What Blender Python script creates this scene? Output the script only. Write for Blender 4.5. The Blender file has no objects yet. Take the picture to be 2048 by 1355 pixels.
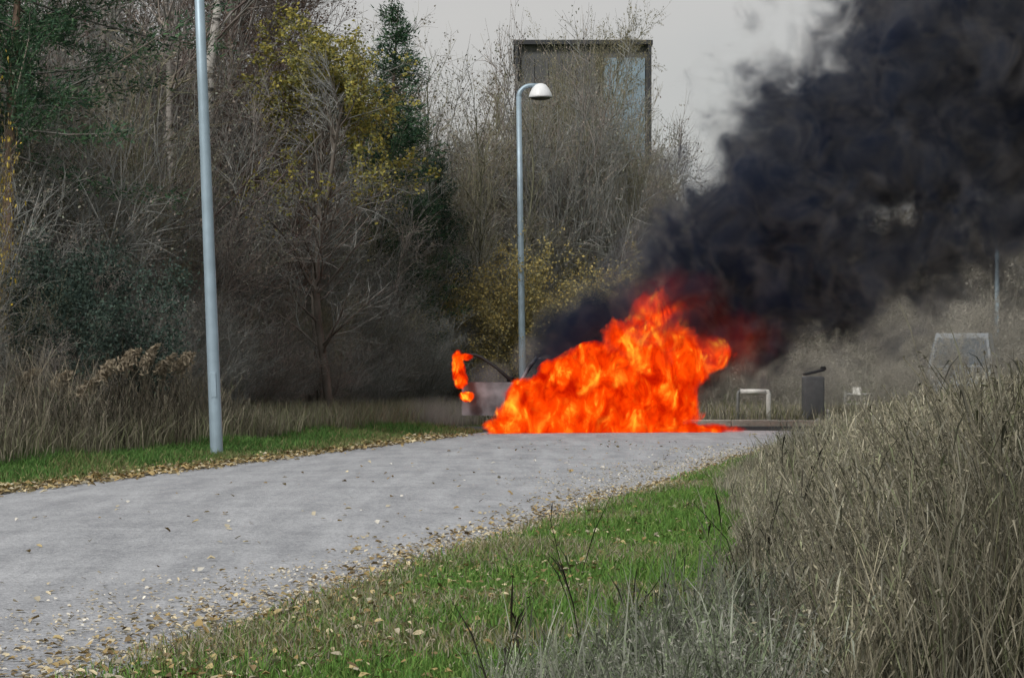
import bpy, bmesh, math, random
import numpy as np
from mathutils import Vector, Matrix

# ------------------------------------------------------------------ camera
S = bpy.context.scene
COL = S.collection
FPX, HC, YH = 4500.0, 1.30, 725.0            # focal length in photo pixels, eye height, horizon row
R = math.radians
cam_d = bpy.data.cameras.new('camera'); cam = bpy.data.objects.new('camera', cam_d); COL.objects.link(cam)
cam.location = (0, 0, HC); cam.rotation_euler = (R(90), 0, 0)
cam_d.sensor_width = 36.0; cam_d.lens = 36.0 * FPX / 2048.0
cam_d.shift_y = (YH - 677.5) / 2048.0
cam_d.clip_start = 0.1; cam_d.clip_end = 3000
S.camera = cam

# ------------------------------------------------------------------ light
SUN_EL, SUN_AZ = 41.0, 214.0                 # azimuth the light comes from, clockwise from +Y
w = bpy.data.worlds.new('World'); S.world = w; w.use_nodes = True
nt = w.node_tree; nt.nodes.clear()
out = nt.nodes.new('ShaderNodeOutputWorld'); bg = nt.nodes.new('ShaderNodeBackground')
sky = nt.nodes.new('ShaderNodeTexSky'); sky.sky_type = 'NISHITA'; sky.sun_disc = False
sky.sun_elevation = R(SUN_EL); sky.sun_rotation = R(SUN_AZ); sky.dust_density = 3.0; sky.air_density = 1.0
tc = nt.nodes.new('ShaderNodeTexCoord')
mp = nt.nodes.new('ShaderNodeMapping'); mp.inputs['Scale'].default_value = (1, 1, 2.2)
no = nt.nodes.new('ShaderNodeTexNoise'); no.inputs['Scale'].default_value = 4.0; no.inputs['Detail'].default_value = 5
cr = nt.nodes.new('ShaderNodeValToRGB')
cr.color_ramp.elements[0].position = 0.30; cr.color_ramp.elements[0].color = (4.8, 4.85, 4.72, 1)
cr.color_ramp.elements[1].position = 0.72; cr.color_ramp.elements[1].color = (5.9, 5.65, 5.35, 1)
mx = nt.nodes.new('ShaderNodeMix'); mx.data_type = 'RGBA'; mx.inputs[0].default_value = 0.86
nt.links.new(tc.outputs['Generated'], mp.inputs[0]); nt.links.new(mp.outputs[0], no.inputs['Vector'])
nt.links.new(no.outputs['Fac'], cr.inputs[0])
nt.links.new(sky.outputs[0], mx.inputs[6]); nt.links.new(cr.outputs[0], mx.inputs[7])
nt.links.new(mx.outputs[2], bg.inputs['Color']); bg.inputs['Strength'].default_value = 0.10
nt.links.new(bg.outputs[0], out.inputs['Surface'])

sl = bpy.data.lights.new('sun', 'SUN'); so = bpy.data.objects.new('sun', sl); COL.objects.link(so)
sl.energy = 2.8; sl.angle = R(14); sl.color = (1.0, 0.97, 0.92)
az, el = R(SUN_AZ), R(SUN_EL)
sdir = Vector((math.sin(az) * math.cos(el), math.cos(az) * math.cos(el), math.sin(el)))
so.rotation_euler = (-sdir).to_track_quat('-Z', 'Y').to_euler()

S.view_settings.view_transform = 'Standard'; S.view_settings.look = 'None'
S.view_settings.exposure = 0.12; S.view_settings.gamma = 1.0
S.render.engine = 'CYCLES'
cy = S.cycles
cy.max_bounces = 4; cy.diffuse_bounces = 2; cy.glossy_bounces = 2; cy.transmission_bounces = 3
cy.transparent_max_bounces = 6; cy.volume_bounces = 0; cy.volume_max_steps = 256
cy.use_adaptive_sampling = True; cy.adaptive_threshold = 0.04
cy.use_denoising = True

rng = np.random.default_rng(7); random.seed(7)

# ------------------------------------------------------------------ helpers
def X(px, d): return (px - 1024.0) / FPX * d
def Z(py, d): return HC + (YH - py) / FPX * d
def road_l(d): return -5.12 + 0.2345 * (d - 22.5)
def road_r(d): return -1.74 + 0.2350 * (d - 9.29)

def fast_mesh(name, V, faces, mats, midx=None, col=None, smooth=False):
    """faces: list of int arrays (m,3) or (m,4); midx: one material index per array; col: per-vertex rgb"""
    me = bpy.data.meshes.new(name)
    V = np.asarray(V, np.float32)
    faces = [np.asarray(f, np.int32) for f in faces if len(f)]
    nl = sum(f.size for f in faces); npoly = sum(len(f) for f in faces)
    me.vertices.add(len(V)); me.vertices.foreach_set('co', V.ravel())
    me.loops.add(nl); me.loops.foreach_set('vertex_index', np.concatenate([f.ravel() for f in faces]))
    tot = np.concatenate([np.full(len(f), f.shape[1], np.int32) for f in faces])
    st = np.concatenate([[0], np.cumsum(tot)[:-1]]).astype(np.int32)
    me.polygons.add(npoly); me.polygons.foreach_set('loop_start', st); me.polygons.foreach_set('loop_total', tot)
    for m in mats: me.materials.append(m)
    if midx is not None:
        me.polygons.foreach_set('material_index', np.concatenate([np.full(len(f), k, np.int32) for f, k in zip(faces, midx)]))
    if smooth: me.polygons.foreach_set('use_smooth', np.ones(npoly, bool))
    if col is not None:
        at = me.attributes.new('Col', 'FLOAT_COLOR', 'POINT')
        c = np.ones((len(V), 4), np.float32); c[:, :3] = col
        at.data.foreach_set('color', c.ravel())
    me.update(calc_edges=True); me.validate()
    return me

def link(name, data, parent=None, loc=None):
    o = bpy.data.objects.new(name, data); COL.objects.link(o)
    if parent: o.parent = parent
    if loc is not None: o.location = loc
    return o
def empty(name, loc=(0, 0, 0), rz=0.0, sc=1.0):
    o = bpy.data.objects.new(name, None); COL.objects.link(o); o.empty_display_size = 0.2
    o.location = loc; o.rotation_euler = (0, 0, rz); o.scale = (sc, sc, sc) if not hasattr(sc, '__len__') else sc
    return o
def tag(o, label=None, cat=None, group=None, kind=None):
    if label: o['label'] = label
    if cat: o['category'] = cat
    if group: o['group'] = group
    if kind: o['kind'] = kind
    return o

class MB:
    """collects simple shapes in one mesh"""
    def __init__(s): s.v = []; s.f = []
    def add(s, vs, fs):
        n = len(s.v); s.v += [tuple(v) for v in vs]; s.f += [tuple(i + n for i in f) for f in fs]; return s
    def box(s, c, size, rz=0, bev=0):
        x, y, z = [a / 2 for a in size]; M = Matrix.Rotation(rz, 3, 'Z'); c = Vector(c)
        if bev:
            b = bev; prof = []
            pts = [(-x + b, -y), (x - b, -y), (x, -y + b), (x, y - b), (x - b, y), (-x + b, y), (-x, y - b), (-x, -y + b)]
            pin = [(px * (x - b) / x, py * (y - b) / y) for px, py in pts]
            rings = [[(p[0], p[1], -z) for p in pin], [(p[0], p[1], -z + b) for p in pts], [(p[0], p[1], z - b) for p in pts], [(p[0], p[1], z) for p in pin]]
            vs = [c + M @ Vector(p) for r in rings for p in r]; fs = []
            for k in range(3):
                for i in range(8): fs.append((k * 8 + i, k * 8 + (i + 1) % 8, k * 8 + 8 + (i + 1) % 8, k * 8 + 8 + i))
            fs.append(tuple(range(7, -1, -1))); fs.append(tuple(range(24, 32)))
            return s.add(vs, fs)
        vs = [c + M @ Vector((sx * x, sy * y, sz * z)) for sz in (-1, 1) for sy in (-1, 1) for sx in (-1, 1)]
        return s.add(vs, [(0, 2, 3, 1), (4, 5, 7, 6), (0, 1, 5, 4), (2, 6, 7, 3), (0, 4, 6, 2), (1, 3, 7, 5)])
    def tube(s, pts, rad, n=12, cap=True):
        pts = [Vector(p) for p in pts]; rad = rad if hasattr(rad, '__len__') else [rad] * len(pts)
        vs = []; up = None
        for i, p in enumerate(pts):
            t = (pts[min(i + 1, len(pts) - 1)] - pts[max(i - 1, 0)]).normalized()
            if up is None: up = Vector((0, 0, 1)) if abs(t.z) < 0.9 else Vector((0, 1, 0))
            a = t.cross(up).normalized(); up = a.cross(t).normalized()
            for k in range(n):
                th = 2 * math.pi * k / n; vs.append(p + (a * math.cos(th) + up * math.sin(th)) * rad[i])
        fs = []
        for i in range(len(pts) - 1):
            for k in range(n): fs.append((i * n + k, i * n + (k + 1) % n, (i + 1) * n + (k + 1) % n, (i + 1) * n + k))
        if cap: fs.append(tuple(range(n - 1, -1, -1))); fs.append(tuple(range((len(pts) - 1) * n, len(pts) * n)))
        return s.add(vs, fs)
    def lathe(s, prof, c=(0, 0, 0), n=24, axis='Z'):
        c = Vector(c); vs = []; fs = []
        for r, z in prof:
            for k in range(n):
                th = 2 * math.pi * k / n; a, b = r * math.cos(th), r * math.sin(th)
                vs.append(c + (Vector((a, b, z)) if axis == 'Z' else Vector((a, z, b)) if axis == 'Y' else Vector((z, a, b))))
        for i in range(len(prof) - 1):
            for k in range(n): fs.append((i * n + k, i * n + (k + 1) % n, (i + 1) * n + (k + 1) % n, (i + 1) * n + k))
        return s.add(vs, fs)
    def build(s, name, mat, parent=None, smooth=False, loc=None):
        me = bpy.data.meshes.new(name); me.from_pydata(s.v, [], s.f); me.materials.append(mat)
        bm = bmesh.new(); bm.from_mesh(me); bmesh.ops.recalc_face_normals(bm, faces=bm.faces); bm.to_mesh(me); bm.free()
        if smooth:
            for p in me.polygons: p.use_smooth = True
        return link(name, me, parent, loc)

# ------------------------------------------------------------------ materials
def new_mat(name):
    m = bpy.data.materials.new(name); m.use_nodes = True
    return m, m.node_tree, m.node_tree.nodes['Principled BSDF']
def N(t, kind, **kw):
    n = t.nodes.new(kind)
    for k, v in kw.items():
        if k in n.inputs: n.inputs[k].default_value = v
        else: setattr(n, k, v)
    return n
def mat_plain(name, c, rough=0.7, metal=0.0, var=0.12, scale=8.0, spec=0.3, bump=0.0):
    """colour with a little procedural mottling and optional fine relief"""
    m, t, b = new_mat(name)
    tc = N(t, 'ShaderNodeTexCoord'); nz = N(t, 'ShaderNodeTexNoise', Scale=scale, Detail=5.0)
    t.links.new(tc.outputs['Object'], nz.inputs['Vector'])
    r = N(t, 'ShaderNodeValToRGB')
    r.color_ramp.elements[0].position = 0.3; r.color_ramp.elements[0].color = tuple(max(0, x * (1 - var)) for x in c) + (1,)
    r.color_ramp.elements[1].position = 0.7; r.color_ramp.elements[1].color = tuple(min(1, x * (1 + var)) for x in c) + (1,)
    t.links.new(nz.outputs['Fac'], r.inputs[0]); t.links.new(r.outputs[0], b.inputs['Base Color'])
    b.inputs['Roughness'].default_value = rough; b.inputs['Metallic'].default_value = metal
    b.inputs['Specular IOR Level'].default_value = spec
    if bump:
        bp = N(t, 'ShaderNodeBump', Strength=bump, Distance=0.02); t.links.new(nz.outputs['Fac'], bp.inputs['Height'])
        t.links.new(bp.outputs[0], b.inputs['Normal'])
    return m
def mat_attr(name, rough=0.85, trans=0.0, spec=0.12):
    """colour carried per vertex by each blade, twig or leaf"""
    m, t, b = new_mat(name)
    a = N(t, 'ShaderNodeAttribute', attribute_name='Col')
    t.links.new(a.outputs['Color'], b.inputs['Base Color'])
    b.inputs['Roughness'].default_value = rough; b.inputs['Specular IOR Level'].default_value = spec
    if trans:
        o = t.nodes['Material Output']; tr = N(t, 'ShaderNodeBsdfTranslucent'); ms = N(t, 'ShaderNodeMixShader'); ms.inputs[0].default_value = trans
        t.links.new(a.outputs['Color'], tr.inputs[0]); t.links.new(b.outputs[0], ms.inputs[1]); t.links.new(tr.outputs[0], ms.inputs[2])
        t.links.new(ms.outputs[0], o.inputs['Surface'])
    return m
def bark_mat(name, sc, lo, hi, p0, p1):
    m, t, b = new_mat(name); a = N(t, 'ShaderNodeAttribute', attribute_name='Col'); tc = N(t, 'ShaderNodeTexCoord')
    mp = N(t, 'ShaderNodeMapping'); mp.inputs['Scale'].default_value = sc; nz = N(t, 'ShaderNodeTexNoise', Scale=1.0, Detail=4.0, Roughness=.65)
    t.links.new(tc.outputs['Object'], mp.inputs[0]); t.links.new(mp.outputs[0], nz.inputs['Vector'])
    r = N(t, 'ShaderNodeValToRGB'); r.color_ramp.elements[0].position = p0; r.color_ramp.elements[0].color = (lo, lo, lo, 1); r.color_ramp.elements[1].position = p1; r.color_ramp.elements[1].color = (hi, hi, hi, 1)
    ml = N(t, 'ShaderNodeMix', data_type='RGBA', blend_type='MULTIPLY'); ml.inputs[0].default_value = 1.0
    t.links.new(nz.outputs['Fac'], r.inputs[0]); t.links.new(a.outputs['Color'], ml.inputs[6]); t.links.new(r.outputs[0], ml.inputs[7]); t.links.new(ml.outputs[2], b.inputs['Base Color'])
    b.inputs['Roughness'].default_value = .9; b.inputs['Specular IOR Level'].default_value = .1
    return m
M_BARK = mat_attr('bark'); M_TRUNK = bark_mat('trunk_bark', (9, 9, 2.5), .6, 1.25, .3, .7); M_BIRCH = bark_mat('birch_bark', (3, 3, 11), .18, 1.1, .40, .50); M_LEAF = mat_attr('leaf', 0.7, 0.25, 0.25); M_BLADE = mat_attr('blade', 0.75, 0.25, 0.15)
M_LITTER = mat_attr('litter', 0.8, 0.1)

def asphalt(name, lo, hi, patch):
    m, t, b = new_mat(name)
    tc = N(t, 'ShaderNodeTexCoord')
    n1 = N(t, 'ShaderNodeTexNoise', Scale=1.7, Detail=7.0, Roughness=0.68); n2 = N(t, 'ShaderNodeTexNoise', Scale=26.0, Detail=4.0, Roughness=0.75)
    mp = N(t, 'ShaderNodeMapping'); mp.inputs['Rotation'].default_value = (0, 0, R(13)); mp.inputs['Scale'].default_value = (1.6, 0.22, 1)
    n3 = N(t, 'ShaderNodeTexNoise', Scale=2.0, Detail=5.0, Roughness=0.65)
    vo = N(t, 'ShaderNodeTexVoronoi', Scale=55.0)
    for n in (n1, n2, vo): t.links.new(tc.outputs['Object'], n.inputs['Vector'])
    t.links.new(tc.outputs['Object'], mp.inputs[0]); t.links.new(mp.outputs[0], n3.inputs['Vector'])
    r = N(t, 'ShaderNodeValToRGB'); r.color_ramp.elements[0].position = 0.42; r.color_ramp.elements[0].color = lo + (1,)
    r.color_ramp.elements[1].position = 0.60; r.color_ramp.elements[1].color = hi + (1,)
    a1 = N(t, 'ShaderNodeMath', operation='MULTIPLY_ADD'); a1.inputs[1].default_value = 0.42; a1.inputs[2].default_value = 0.0
    a2 = N(t, 'ShaderNodeMath', operation='MULTIPLY_ADD'); a2.inputs[1].default_value = 0.26
    a3 = N(t, 'ShaderNodeMath', operation='MULTIPLY_ADD'); a3.inputs[1].default_value = 0.34
    t.links.new(n2.outputs['Fac'], a1.inputs[0]); t.links.new(n1.outputs['Fac'], a2.inputs[0]); t.links.new(a1.outputs[0], a2.inputs[2])
    t.links.new(n3.outputs['Fac'], a3.inputs[0]); t.links.new(a2.outputs[0], a3.inputs[2])
    t.links.new(a3.outputs[0], r.inputs[0])
    vr = N(t, 'ShaderNodeValToRGB'); vr.color_ramp.elements[0].color = (0.72, 0.72, 0.72, 1); vr.color_ramp.elements[1].position = 0.6; vr.color_ramp.elements[1].color = (1.12, 1.12, 1.1, 1)
    t.links.new(vo.outputs['Color'], vr.inputs[0])
    ml = N(t, 'ShaderNodeMix', data_type='RGBA', blend_type='MULTIPLY'); ml.inputs[0].default_value = 1.0
    t.links.new(r.outputs[0], ml.inputs[6]); t.links.new(vr.outputs[0], ml.inputs[7]); t.links.new(ml.outputs[2], b.inputs['Base Color'])
    bp = N(t, 'ShaderNodeBump', Strength=0.6, Distance=0.008); t.links.new(vo.outputs['Distance'], bp.inputs['Height']); t.links.new(bp.outputs[0], b.inputs['Normal'])
    b.inputs['Roughness'].default_value = 0.8; b.inputs['Specular IOR Level'].default_value = 0.25
    return m
M_ROAD = asphalt('pale_asphalt', (0.22, 0.228, 0.25), (0.385, 0.396, 0.425), 0)
M_ROAD2 = asphalt('dark_asphalt', (0.05, 0.05, 0.052), (0.085, 0.085, 0.09), 0)

def ground_mat():
    m, t, b = new_mat('earth_and_turf')
    tc = N(t, 'ShaderNodeTexCoord')
    n1 = N(t, 'ShaderNodeTexNoise', Scale=0.7, Detail=6.0, Roughness=0.65); n2 = N(t, 'ShaderNodeTexNoise', Scale=18.0, Detail=5.0, Roughness=0.7)
    for n in (n1, n2): t.links.new(tc.outputs['Object'], n.inputs['Vector'])
    r = N(t, 'ShaderNodeValToRGB'); e = r.color_ramp.elements
    e[0].position = 0.3; e[0].color = (0.055, 0.075, 0.022, 1); e[1].position = 0.75; e[1].color = (0.15, 0.13, 0.07, 1)
    x = e.new(0.52); x.color = (0.07, 0.10, 0.028, 1)
    ad = N(t, 'ShaderNodeMath', operation='MULTIPLY_ADD'); ad.inputs[1].default_value = 0.5; h = N(t, 'ShaderNodeMath', operation='MULTIPLY'); h.inputs[1].default_value = 0.5
    t.links.new(n2.outputs['Fac'], h.inputs[0]); t.links.new(n1.outputs['Fac'], ad.inputs[0]); t.links.new(h.outputs[0], ad.inputs[2]); t.links.new(ad.outputs[0], r.inputs[0])
    t.links.new(r.outputs[0], b.inputs['Base Color']); b.inputs['Roughness'].default_value = 0.95; b.inputs['Specular IOR Level'].default_value = 0.05
    bp = N(t, 'ShaderNodeBump', Strength=0.8, Distance=0.05); t.links.new(n2.outputs['Fac'], bp.inputs['Height']); t.links.new(bp.outputs[0], b.inputs['Normal'])
    return m
M_GROUND = ground_mat()

# ------------------------------------------------------------------ ground, road, kerb
def vnoise(x, y, sc, seed=0):
    """cheap smooth value noise, numpy"""
    r = np.random.default_rng(1000 + seed); T = r.random((256, 256)).astype(np.float32)
    x = np.asarray(x) * sc + 100; y = np.asarray(y) * sc + 100
    xi = np.floor(x).astype(int); yi = np.floor(y).astype(int); fx = x - xi; fy = y - yi
    fx = fx * fx * (3 - 2 * fx); fy = fy * fy * (3 - 2 * fy)
    g = lambda a, b: T[a % 256, b % 256]
    return (g(xi, yi) * (1 - fx) + g(xi + 1, yi) * fx) * (1 - fy) + (g(xi, yi + 1) * (1 - fx) + g(xi + 1, yi + 1) * fx) * fy

def ground_z(x, d):
    """verges rise a few centimetres above the road and get lumpy away from it"""
    x = np.asarray(x, float); d = np.asarray(d, float)
    off = np.maximum(road_l(d) - x, x - road_r(d))
    k = np.clip(off / 1.6, 0, 1); k = np.where(d > 41, np.where(off > 0, np.minimum(k, 1.0) * np.clip((d - 47.5) / 4, 0, 1) + k * np.clip((45 - d) / 4, 0, 1) * (x < 0), 0), k)
    return k * (0.05 + 0.10 * (vnoise(x, d, 0.35, 1) - 0.4) + 0.05 * (vnoise(x, d, 1.3, 2) - 0.5)) - 0.004 * (off <= 0)

xs = np.concatenate([[-900, -400, -150, -60, -35], np.arange(-24, 30, 0.4), [32, 40, 60, 150, 400, 900]])
ys = np.concatenate([[-200, -60, -20, -6, 0], np.arange(2, 75, 0.4), [80, 95, 120, 160, 240, 400, 800, 1500]])
gx, gy = np.meshgrid(xs, ys); gz = ground_z(gx, gy)
far = (np.abs(gx) > 28) | (gy > 74) | (gy < 1); gz = np.where(far, -0.01, gz)
gz = np.where((gx < road_r(gy) + 0.5) & (gx > road_l(gy) - 0.5) & (gy < 48), np.minimum(gz, -0.004), gz)
gz = np.where((gy > 40.5) & (gy < 47.2) & (gx > road_l(gy) - 1.2), -0.004, gz)
V = np.stack([gx, gy, gz], -1).reshape(-1, 3); nx = len(xs); ny = len(ys)
i = np.arange((ny - 1) * nx).reshape(ny - 1, nx)[:, :-1].ravel()
ground = link('ground', fast_mesh('ground', V, [np.stack([i, i + 1, i + nx + 1, i + nx], 1)], [M_GROUND], smooth=True))
tag(ground, kind='structure')

dd = np.arange(-3, 42.01, 0.25)
wl = road_l(dd) + 0.10 * (vnoise(dd, dd * 0, 0.8, 3) - 0.5) * 2 + 0.04 * (vnoise(dd, dd * 0, 4.0, 4) - 0.5)
wr = road_r(dd) + 0.12 * (vnoise(dd, dd * 0, 0.7, 5) - 0.5) * 2 + 0.05 * (vnoise(dd, dd * 0, 4.0, 6) - 0.5)
k = len(dd); V = np.concatenate([np.stack([wl + (wr - wl) * f, dd, np.full(k, 0.004 + 0.05 * (1 - (2 * f - 1) ** 2))], 1) for f in np.linspace(0, 1, 9)])
i = np.concatenate([np.arange(k - 1) + a * k for a in range(8)])
road = link('road', fast_mesh('road', V, [np.stack([i, i + k, i + k + 1, i + 1], 1)], [M_ROAD], smooth=True)); tag(road, kind='structure')
cross = MB(); n0 = []
cross.add([(-3.5, 42.2, 0.003), (60, 39.5, 0.003), (60, 46.2, 0.003), (-2.5, 46.0, 0.003)], [(0, 1, 2, 3)])
o = cross.build('crossing_road', M_ROAD2); tag(o, kind='structure')

M_KERB = mat_plain('pale_concrete', (0.85, 0.79, 0.70), 0.85, var=0.14, scale=9, bump=0.3)
kerb = empty('kerb', (0, 46.2, 0)); tag(kerb, kind='structure')
ks = MB().box((0, 0, 0.055), (0.985, 0.16, 0.15), bev=0.018).build('kerb_stone', M_KERB, kerb)
ks.location = (2.0, 0, 0)
for q in range(1, 12):
    c = ks.copy(); COL.objects.link(c); c.parent = kerb; c.location = (2.0 + q, 0.012 * q + random.uniform(-.01, .01), random.uniform(-.008, .008)); c.rotation_euler = (0, 0, random.uniform(-.012, .02))

# ------------------------------------------------------------------ vegetation builders
def tubes(P0, P1, R0, R1, col, n=3):
    """thin three-sided twigs; returns verts, quads, colours"""
    P0 = np.asarray(P0); P1 = np.asarray(P1); R0 = np.asarray(R0)[:, None]; R1 = np.asarray(R1)[:, None]
    D = P1 - P0; D = D / (np.linalg.norm(D, axis=1, keepdims=True) + 1e-9)
    A = np.cross(D, np.where(np.abs(D[:, 2:3]) < 0.9, [[0, 0, 1.0]], [[0, 1.0, 0]])); A /= np.linalg.norm(A, axis=1, keepdims=True) + 1e-9
    B = np.cross(D, A); m = len(P0)
    V = np.zeros((m, 2 * n, 3))
    for q in range(n):
        th = 2 * math.pi * q / n; r = A * math.cos(th) + B * math.sin(th)
        V[:, q] = P0 + r * R0; V[:, n + q] = P1 + r * R1
    base = (np.arange(m) * 2 * n)[:, None]
    F = np.concatenate([base + np.array([[q, (q + 1) % n, n + (q + 1) % n, n + q]]) for q in range(n)])
    C = np.repeat(np.asarray(col), 2 * n, axis=0)
    return V.reshape(-1, 3), F, C

def leaves(P, size, col, rg, upbias=0.0, narrow=0.6):
    """one bent four-sided leaf at each point"""
    m = len(P); a = rg.normal(size=(m, 3)); a[:, 2] *= (1 - upbias); a /= np.linalg.norm(a, axis=1, keepdims=True)
    b = np.cross(a, rg.normal(size=(m, 3))); b /= np.linalg.norm(b, axis=1, keepdims=True) + 1e-9
    s = np.asarray(size)[:, None] if hasattr(size, '__len__') else size
    V = np.stack([P - a * s * .5, P + b * s * narrow * .5, P + a * s * .5, P - b * s * narrow * .5], 1).reshape(-1, 3)
    F = np.arange(m * 4).reshape(m, 4)
    return V, F, np.repeat(col, 4, axis=0)

def pick(cols, n, rg, var=0.18):
    cols = np.asarray(cols, float); c = cols[rg.integers(0, len(cols), n)]
    return np.clip(c * (1 + var * rg.normal(size=(n, 1))), 0.004, 0.9)

def grow(rg, stems, levels, base_r=0.25):
    """levels: list of dict(len, seg, kids, ang, up, jit, r, start). Returns per level arrays and twig points"""
    out = []; src = []; root = []
    for _ in range(stems):
        th = rg.random() * 6.283; rr = base_r * math.sqrt(rg.random()); L = levels[0]
        lean = L['ang'] * (0.3 + rg.random())
        d = np.array([math.cos(th) * math.sin(lean), math.sin(th) * math.sin(lean), math.cos(lean)])
        root.append((np.array([0.0, 0.0, -0.16]), np.array([math.cos(th) * rr, math.sin(th) * rr, -0.08]), 0.05, 0.03))
        src.append((np.array([math.cos(th) * rr, math.sin(th) * rr, -0.1]), d, L['len'] * (0.65 + 0.5 * rg.random()), L['r'] * (0.7 + .5 * rg.random())))
    for li, L in enumerate(levels):
        segs = []; nxt = []
        K = levels[li + 1] if li + 1 < len(levels) else None
        for p, d, ln, r in src:
            ns = L['seg']; st = ln / ns; pts = [p]; ds = [d]
            for q in range(ns):
                d = d + rg.normal(size=3) * L['jit']; d[2] += L['up']; d = d / np.linalg.norm(d)
                p2 = p + d * st; r2 = max(r * (1 - 0.75 * (q + 1) / ns), 0.0016) if True else r
                r1 = r * (1 - 0.75 * q / ns)
                segs.append((p, p2, r1, r2)); p = p2; pts.append(p); ds.append(d)
            if K:
                nk = max(1, int(L['kids'] * (0.6 + 0.8 * rg.random())))
                for _ in range(nk):
                    u = L['start'] + (1 - L['start']) * rg.random() ** 0.85; f = u * ns; a = min(int(f), ns - 1); fr = f - a
                    pp = pts[a] * (1 - fr) + pts[a + 1] * fr; dv = ds[a + 1]
                    ax = np.cross(dv, rg.normal(size=3)); ax /= np.linalg.norm(ax) + 1e-9
                    an = K['ang'] * (0.6 + 0.7 * rg.random()); dk = dv * math.cos(an) + ax * math.sin(an)
                    nxt.append((pp, dk, K['len'] * (0.5 + 0.8 * rg.random()) * (1.15 - 0.55 * u), max(K['r'] * (1 - 0.5 * u), 0.0016)))
        out.append(segs + (root if li == 0 and stems > 1 else [])); src = nxt
    return out

def seg_arrays(segs):
    return np.array([s[0] for s in segs]), np.array([s[1] for s in segs]), np.array([s[2] for s in segs]), np.array([s[3] for s in segs])

BROWN = [(0.25, 0.219, 0.2), (0.213, 0.2, 0.188), (0.294, 0.256, 0.225), (0.188, 0.181, 0.169)]
GREY = [(0.25, 0.256, 0.244), (0.2, 0.21, 0.203), (0.306, 0.304, 0.285)]
OLIVE = [(0.237, 0.227, 0.156), (0.2, 0.2, 0.138), (0.275, 0.247, 0.175)]
PALE = [(0.32, 0.295, 0.245), (0.26, 0.245, 0.21), (0.37, 0.34, 0.285)]
BIRCHC = [(0.40, 0.38, 0.35), (0.5, 0.48, 0.45), (0.28, 0.26, 0.24)]

def plant_mesh(seed, stems, levels, trunk_levels, tcol, ccol, leaf=None, base_r=0.25, sides=5):
    """-> (trunk mesh, crown mesh). leaf = dict(n, size, cols, level, spread, narrow)"""
    rg = np.random.default_rng(seed); lv = grow(rg, stems, levels, base_r)
    ts = [s for l in lv[:trunk_levels] for s in l]; cs = [s for l in lv[trunk_levels:] for s in l]
    a = seg_arrays(ts); v, f, c = tubes(*a, np.repeat(pick(tcol, 1, rg), len(ts), axis=0) * (1 + .05 * rg.normal(size=(len(ts), 1))), n=sides)
    tm = fast_mesh('trunk', v, [f], [M_BIRCH if tcol is BIRCHC else M_TRUNK], col=c, smooth=True)
    a = seg_arrays(cs); v, f, c = tubes(*a, pick(ccol, len(cs), rg))
    faces = [f]; mi = [0]
    if leaf:
        tip = seg_arrays(lv[-1]); idx = rg.integers(0, len(tip[0]), leaf['n']); u = rg.random((leaf['n'], 1))
        P = tip[0][idx] * (1 - u) + tip[1][idx] * u + rg.normal(size=(leaf['n'], 3)) * leaf['spread']
        if 'zmin' in leaf: P = P[P[:, 2] > leaf['zmin'] + 0.6 * rg.normal(size=len(P))]
        if leaf.get('clump'): P = P[vnoise(P[:, 0] + 0.6 * P[:, 2], P[:, 1] + P[:, 2], 0.9, seed) > 0.42]
        lv_, lf, lc = leaves(P, leaf['size'] * (0.6 + 0.8 * rg.random(len(P))), pick(leaf['cols'], len(P), rg, 0.22), rg, narrow=leaf.get('narrow', 0.65))
        faces.append(lf + len(v)); mi.append(1); v = np.concatenate([v, lv_]); c = np.concatenate([c, lc])
    cm = fast_mesh('crown', v, faces, [M_BARK, M_LEAF], mi, col=c)
    return tm, cm

def plant(name, meshes, loc, rz, sc, label, cat, group=None):
    o = empty(name, loc, rz, sc); tag(o, label, cat, group)
    link('trunk', meshes[0], o); link('crown', meshes[1], o)
    return o

# prototypes -------------------------------------------------------
def shrub_levels(h, dense=1.0):
    return [dict(len=h, seg=6, kids=int(18 * dense), ang=0.36, up=0.055, jit=0.10, r=0.020, start=0.10),
            dict(len=h * .36, seg=3, kids=int(10 * dense), ang=0.75, up=0.10, jit=0.16, r=0.008, start=0.1),
            dict(len=h * .15, seg=2, kids=0, ang=0.7, up=0.06, jit=0.2, r=0.0055, start=0)]
DEADLEAF = [(0.25, 0.219, 0.181), (0.219, 0.219, 0.175), (0.281, 0.244, 0.213), (0.188, 0.206, 0.163)]
shrubs = [plant_mesh(20 + q, 13, shrub_levels(3.0, 1.0), 1, (BROWN, GREY, OLIVE, BROWN)[q], (BROWN, GREY, OLIVE, GREY)[q],
                     dict(n=5200, size=0.028, cols=DEADLEAF, spread=0.05), base_r=0.3) for q in range(4)]
def tree_levels(h, spread=0.75, dense=1.0, droop=0.0, r=0.11):
    return [dict(len=h, seg=9, kids=int(34 * dense), ang=0.06, up=0.06, jit=0.07, r=r, start=0.22),
            dict(len=h * .34, seg=5, kids=int(11 * dense), ang=spread, up=0.07 - droop * .3, jit=0.13, r=r * .33, start=0.15),
            dict(len=h * .13, seg=3, kids=int(6 * dense), ang=0.7, up=0.04 - droop, jit=0.16, r=0.010, start=0.1),
            dict(len=h * .055, seg=2, kids=0, ang=0.7, up=0.03 - droop, jit=0.2, r=0.0055, start=0)]
bare_brown = [plant_mesh(40 + q, 1, tree_levels(8.5, 0.7, 1.0), 2, BROWN, [(0.17, 0.125, 0.105), (0.14, 0.11, 0.098)],
                         dict(n=3000, size=0.05, cols=[(0.17, 0.12, 0.09), (0.14, 0.11, 0.08)], spread=0.05), base_r=0.1) for q in range(2)]
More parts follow.
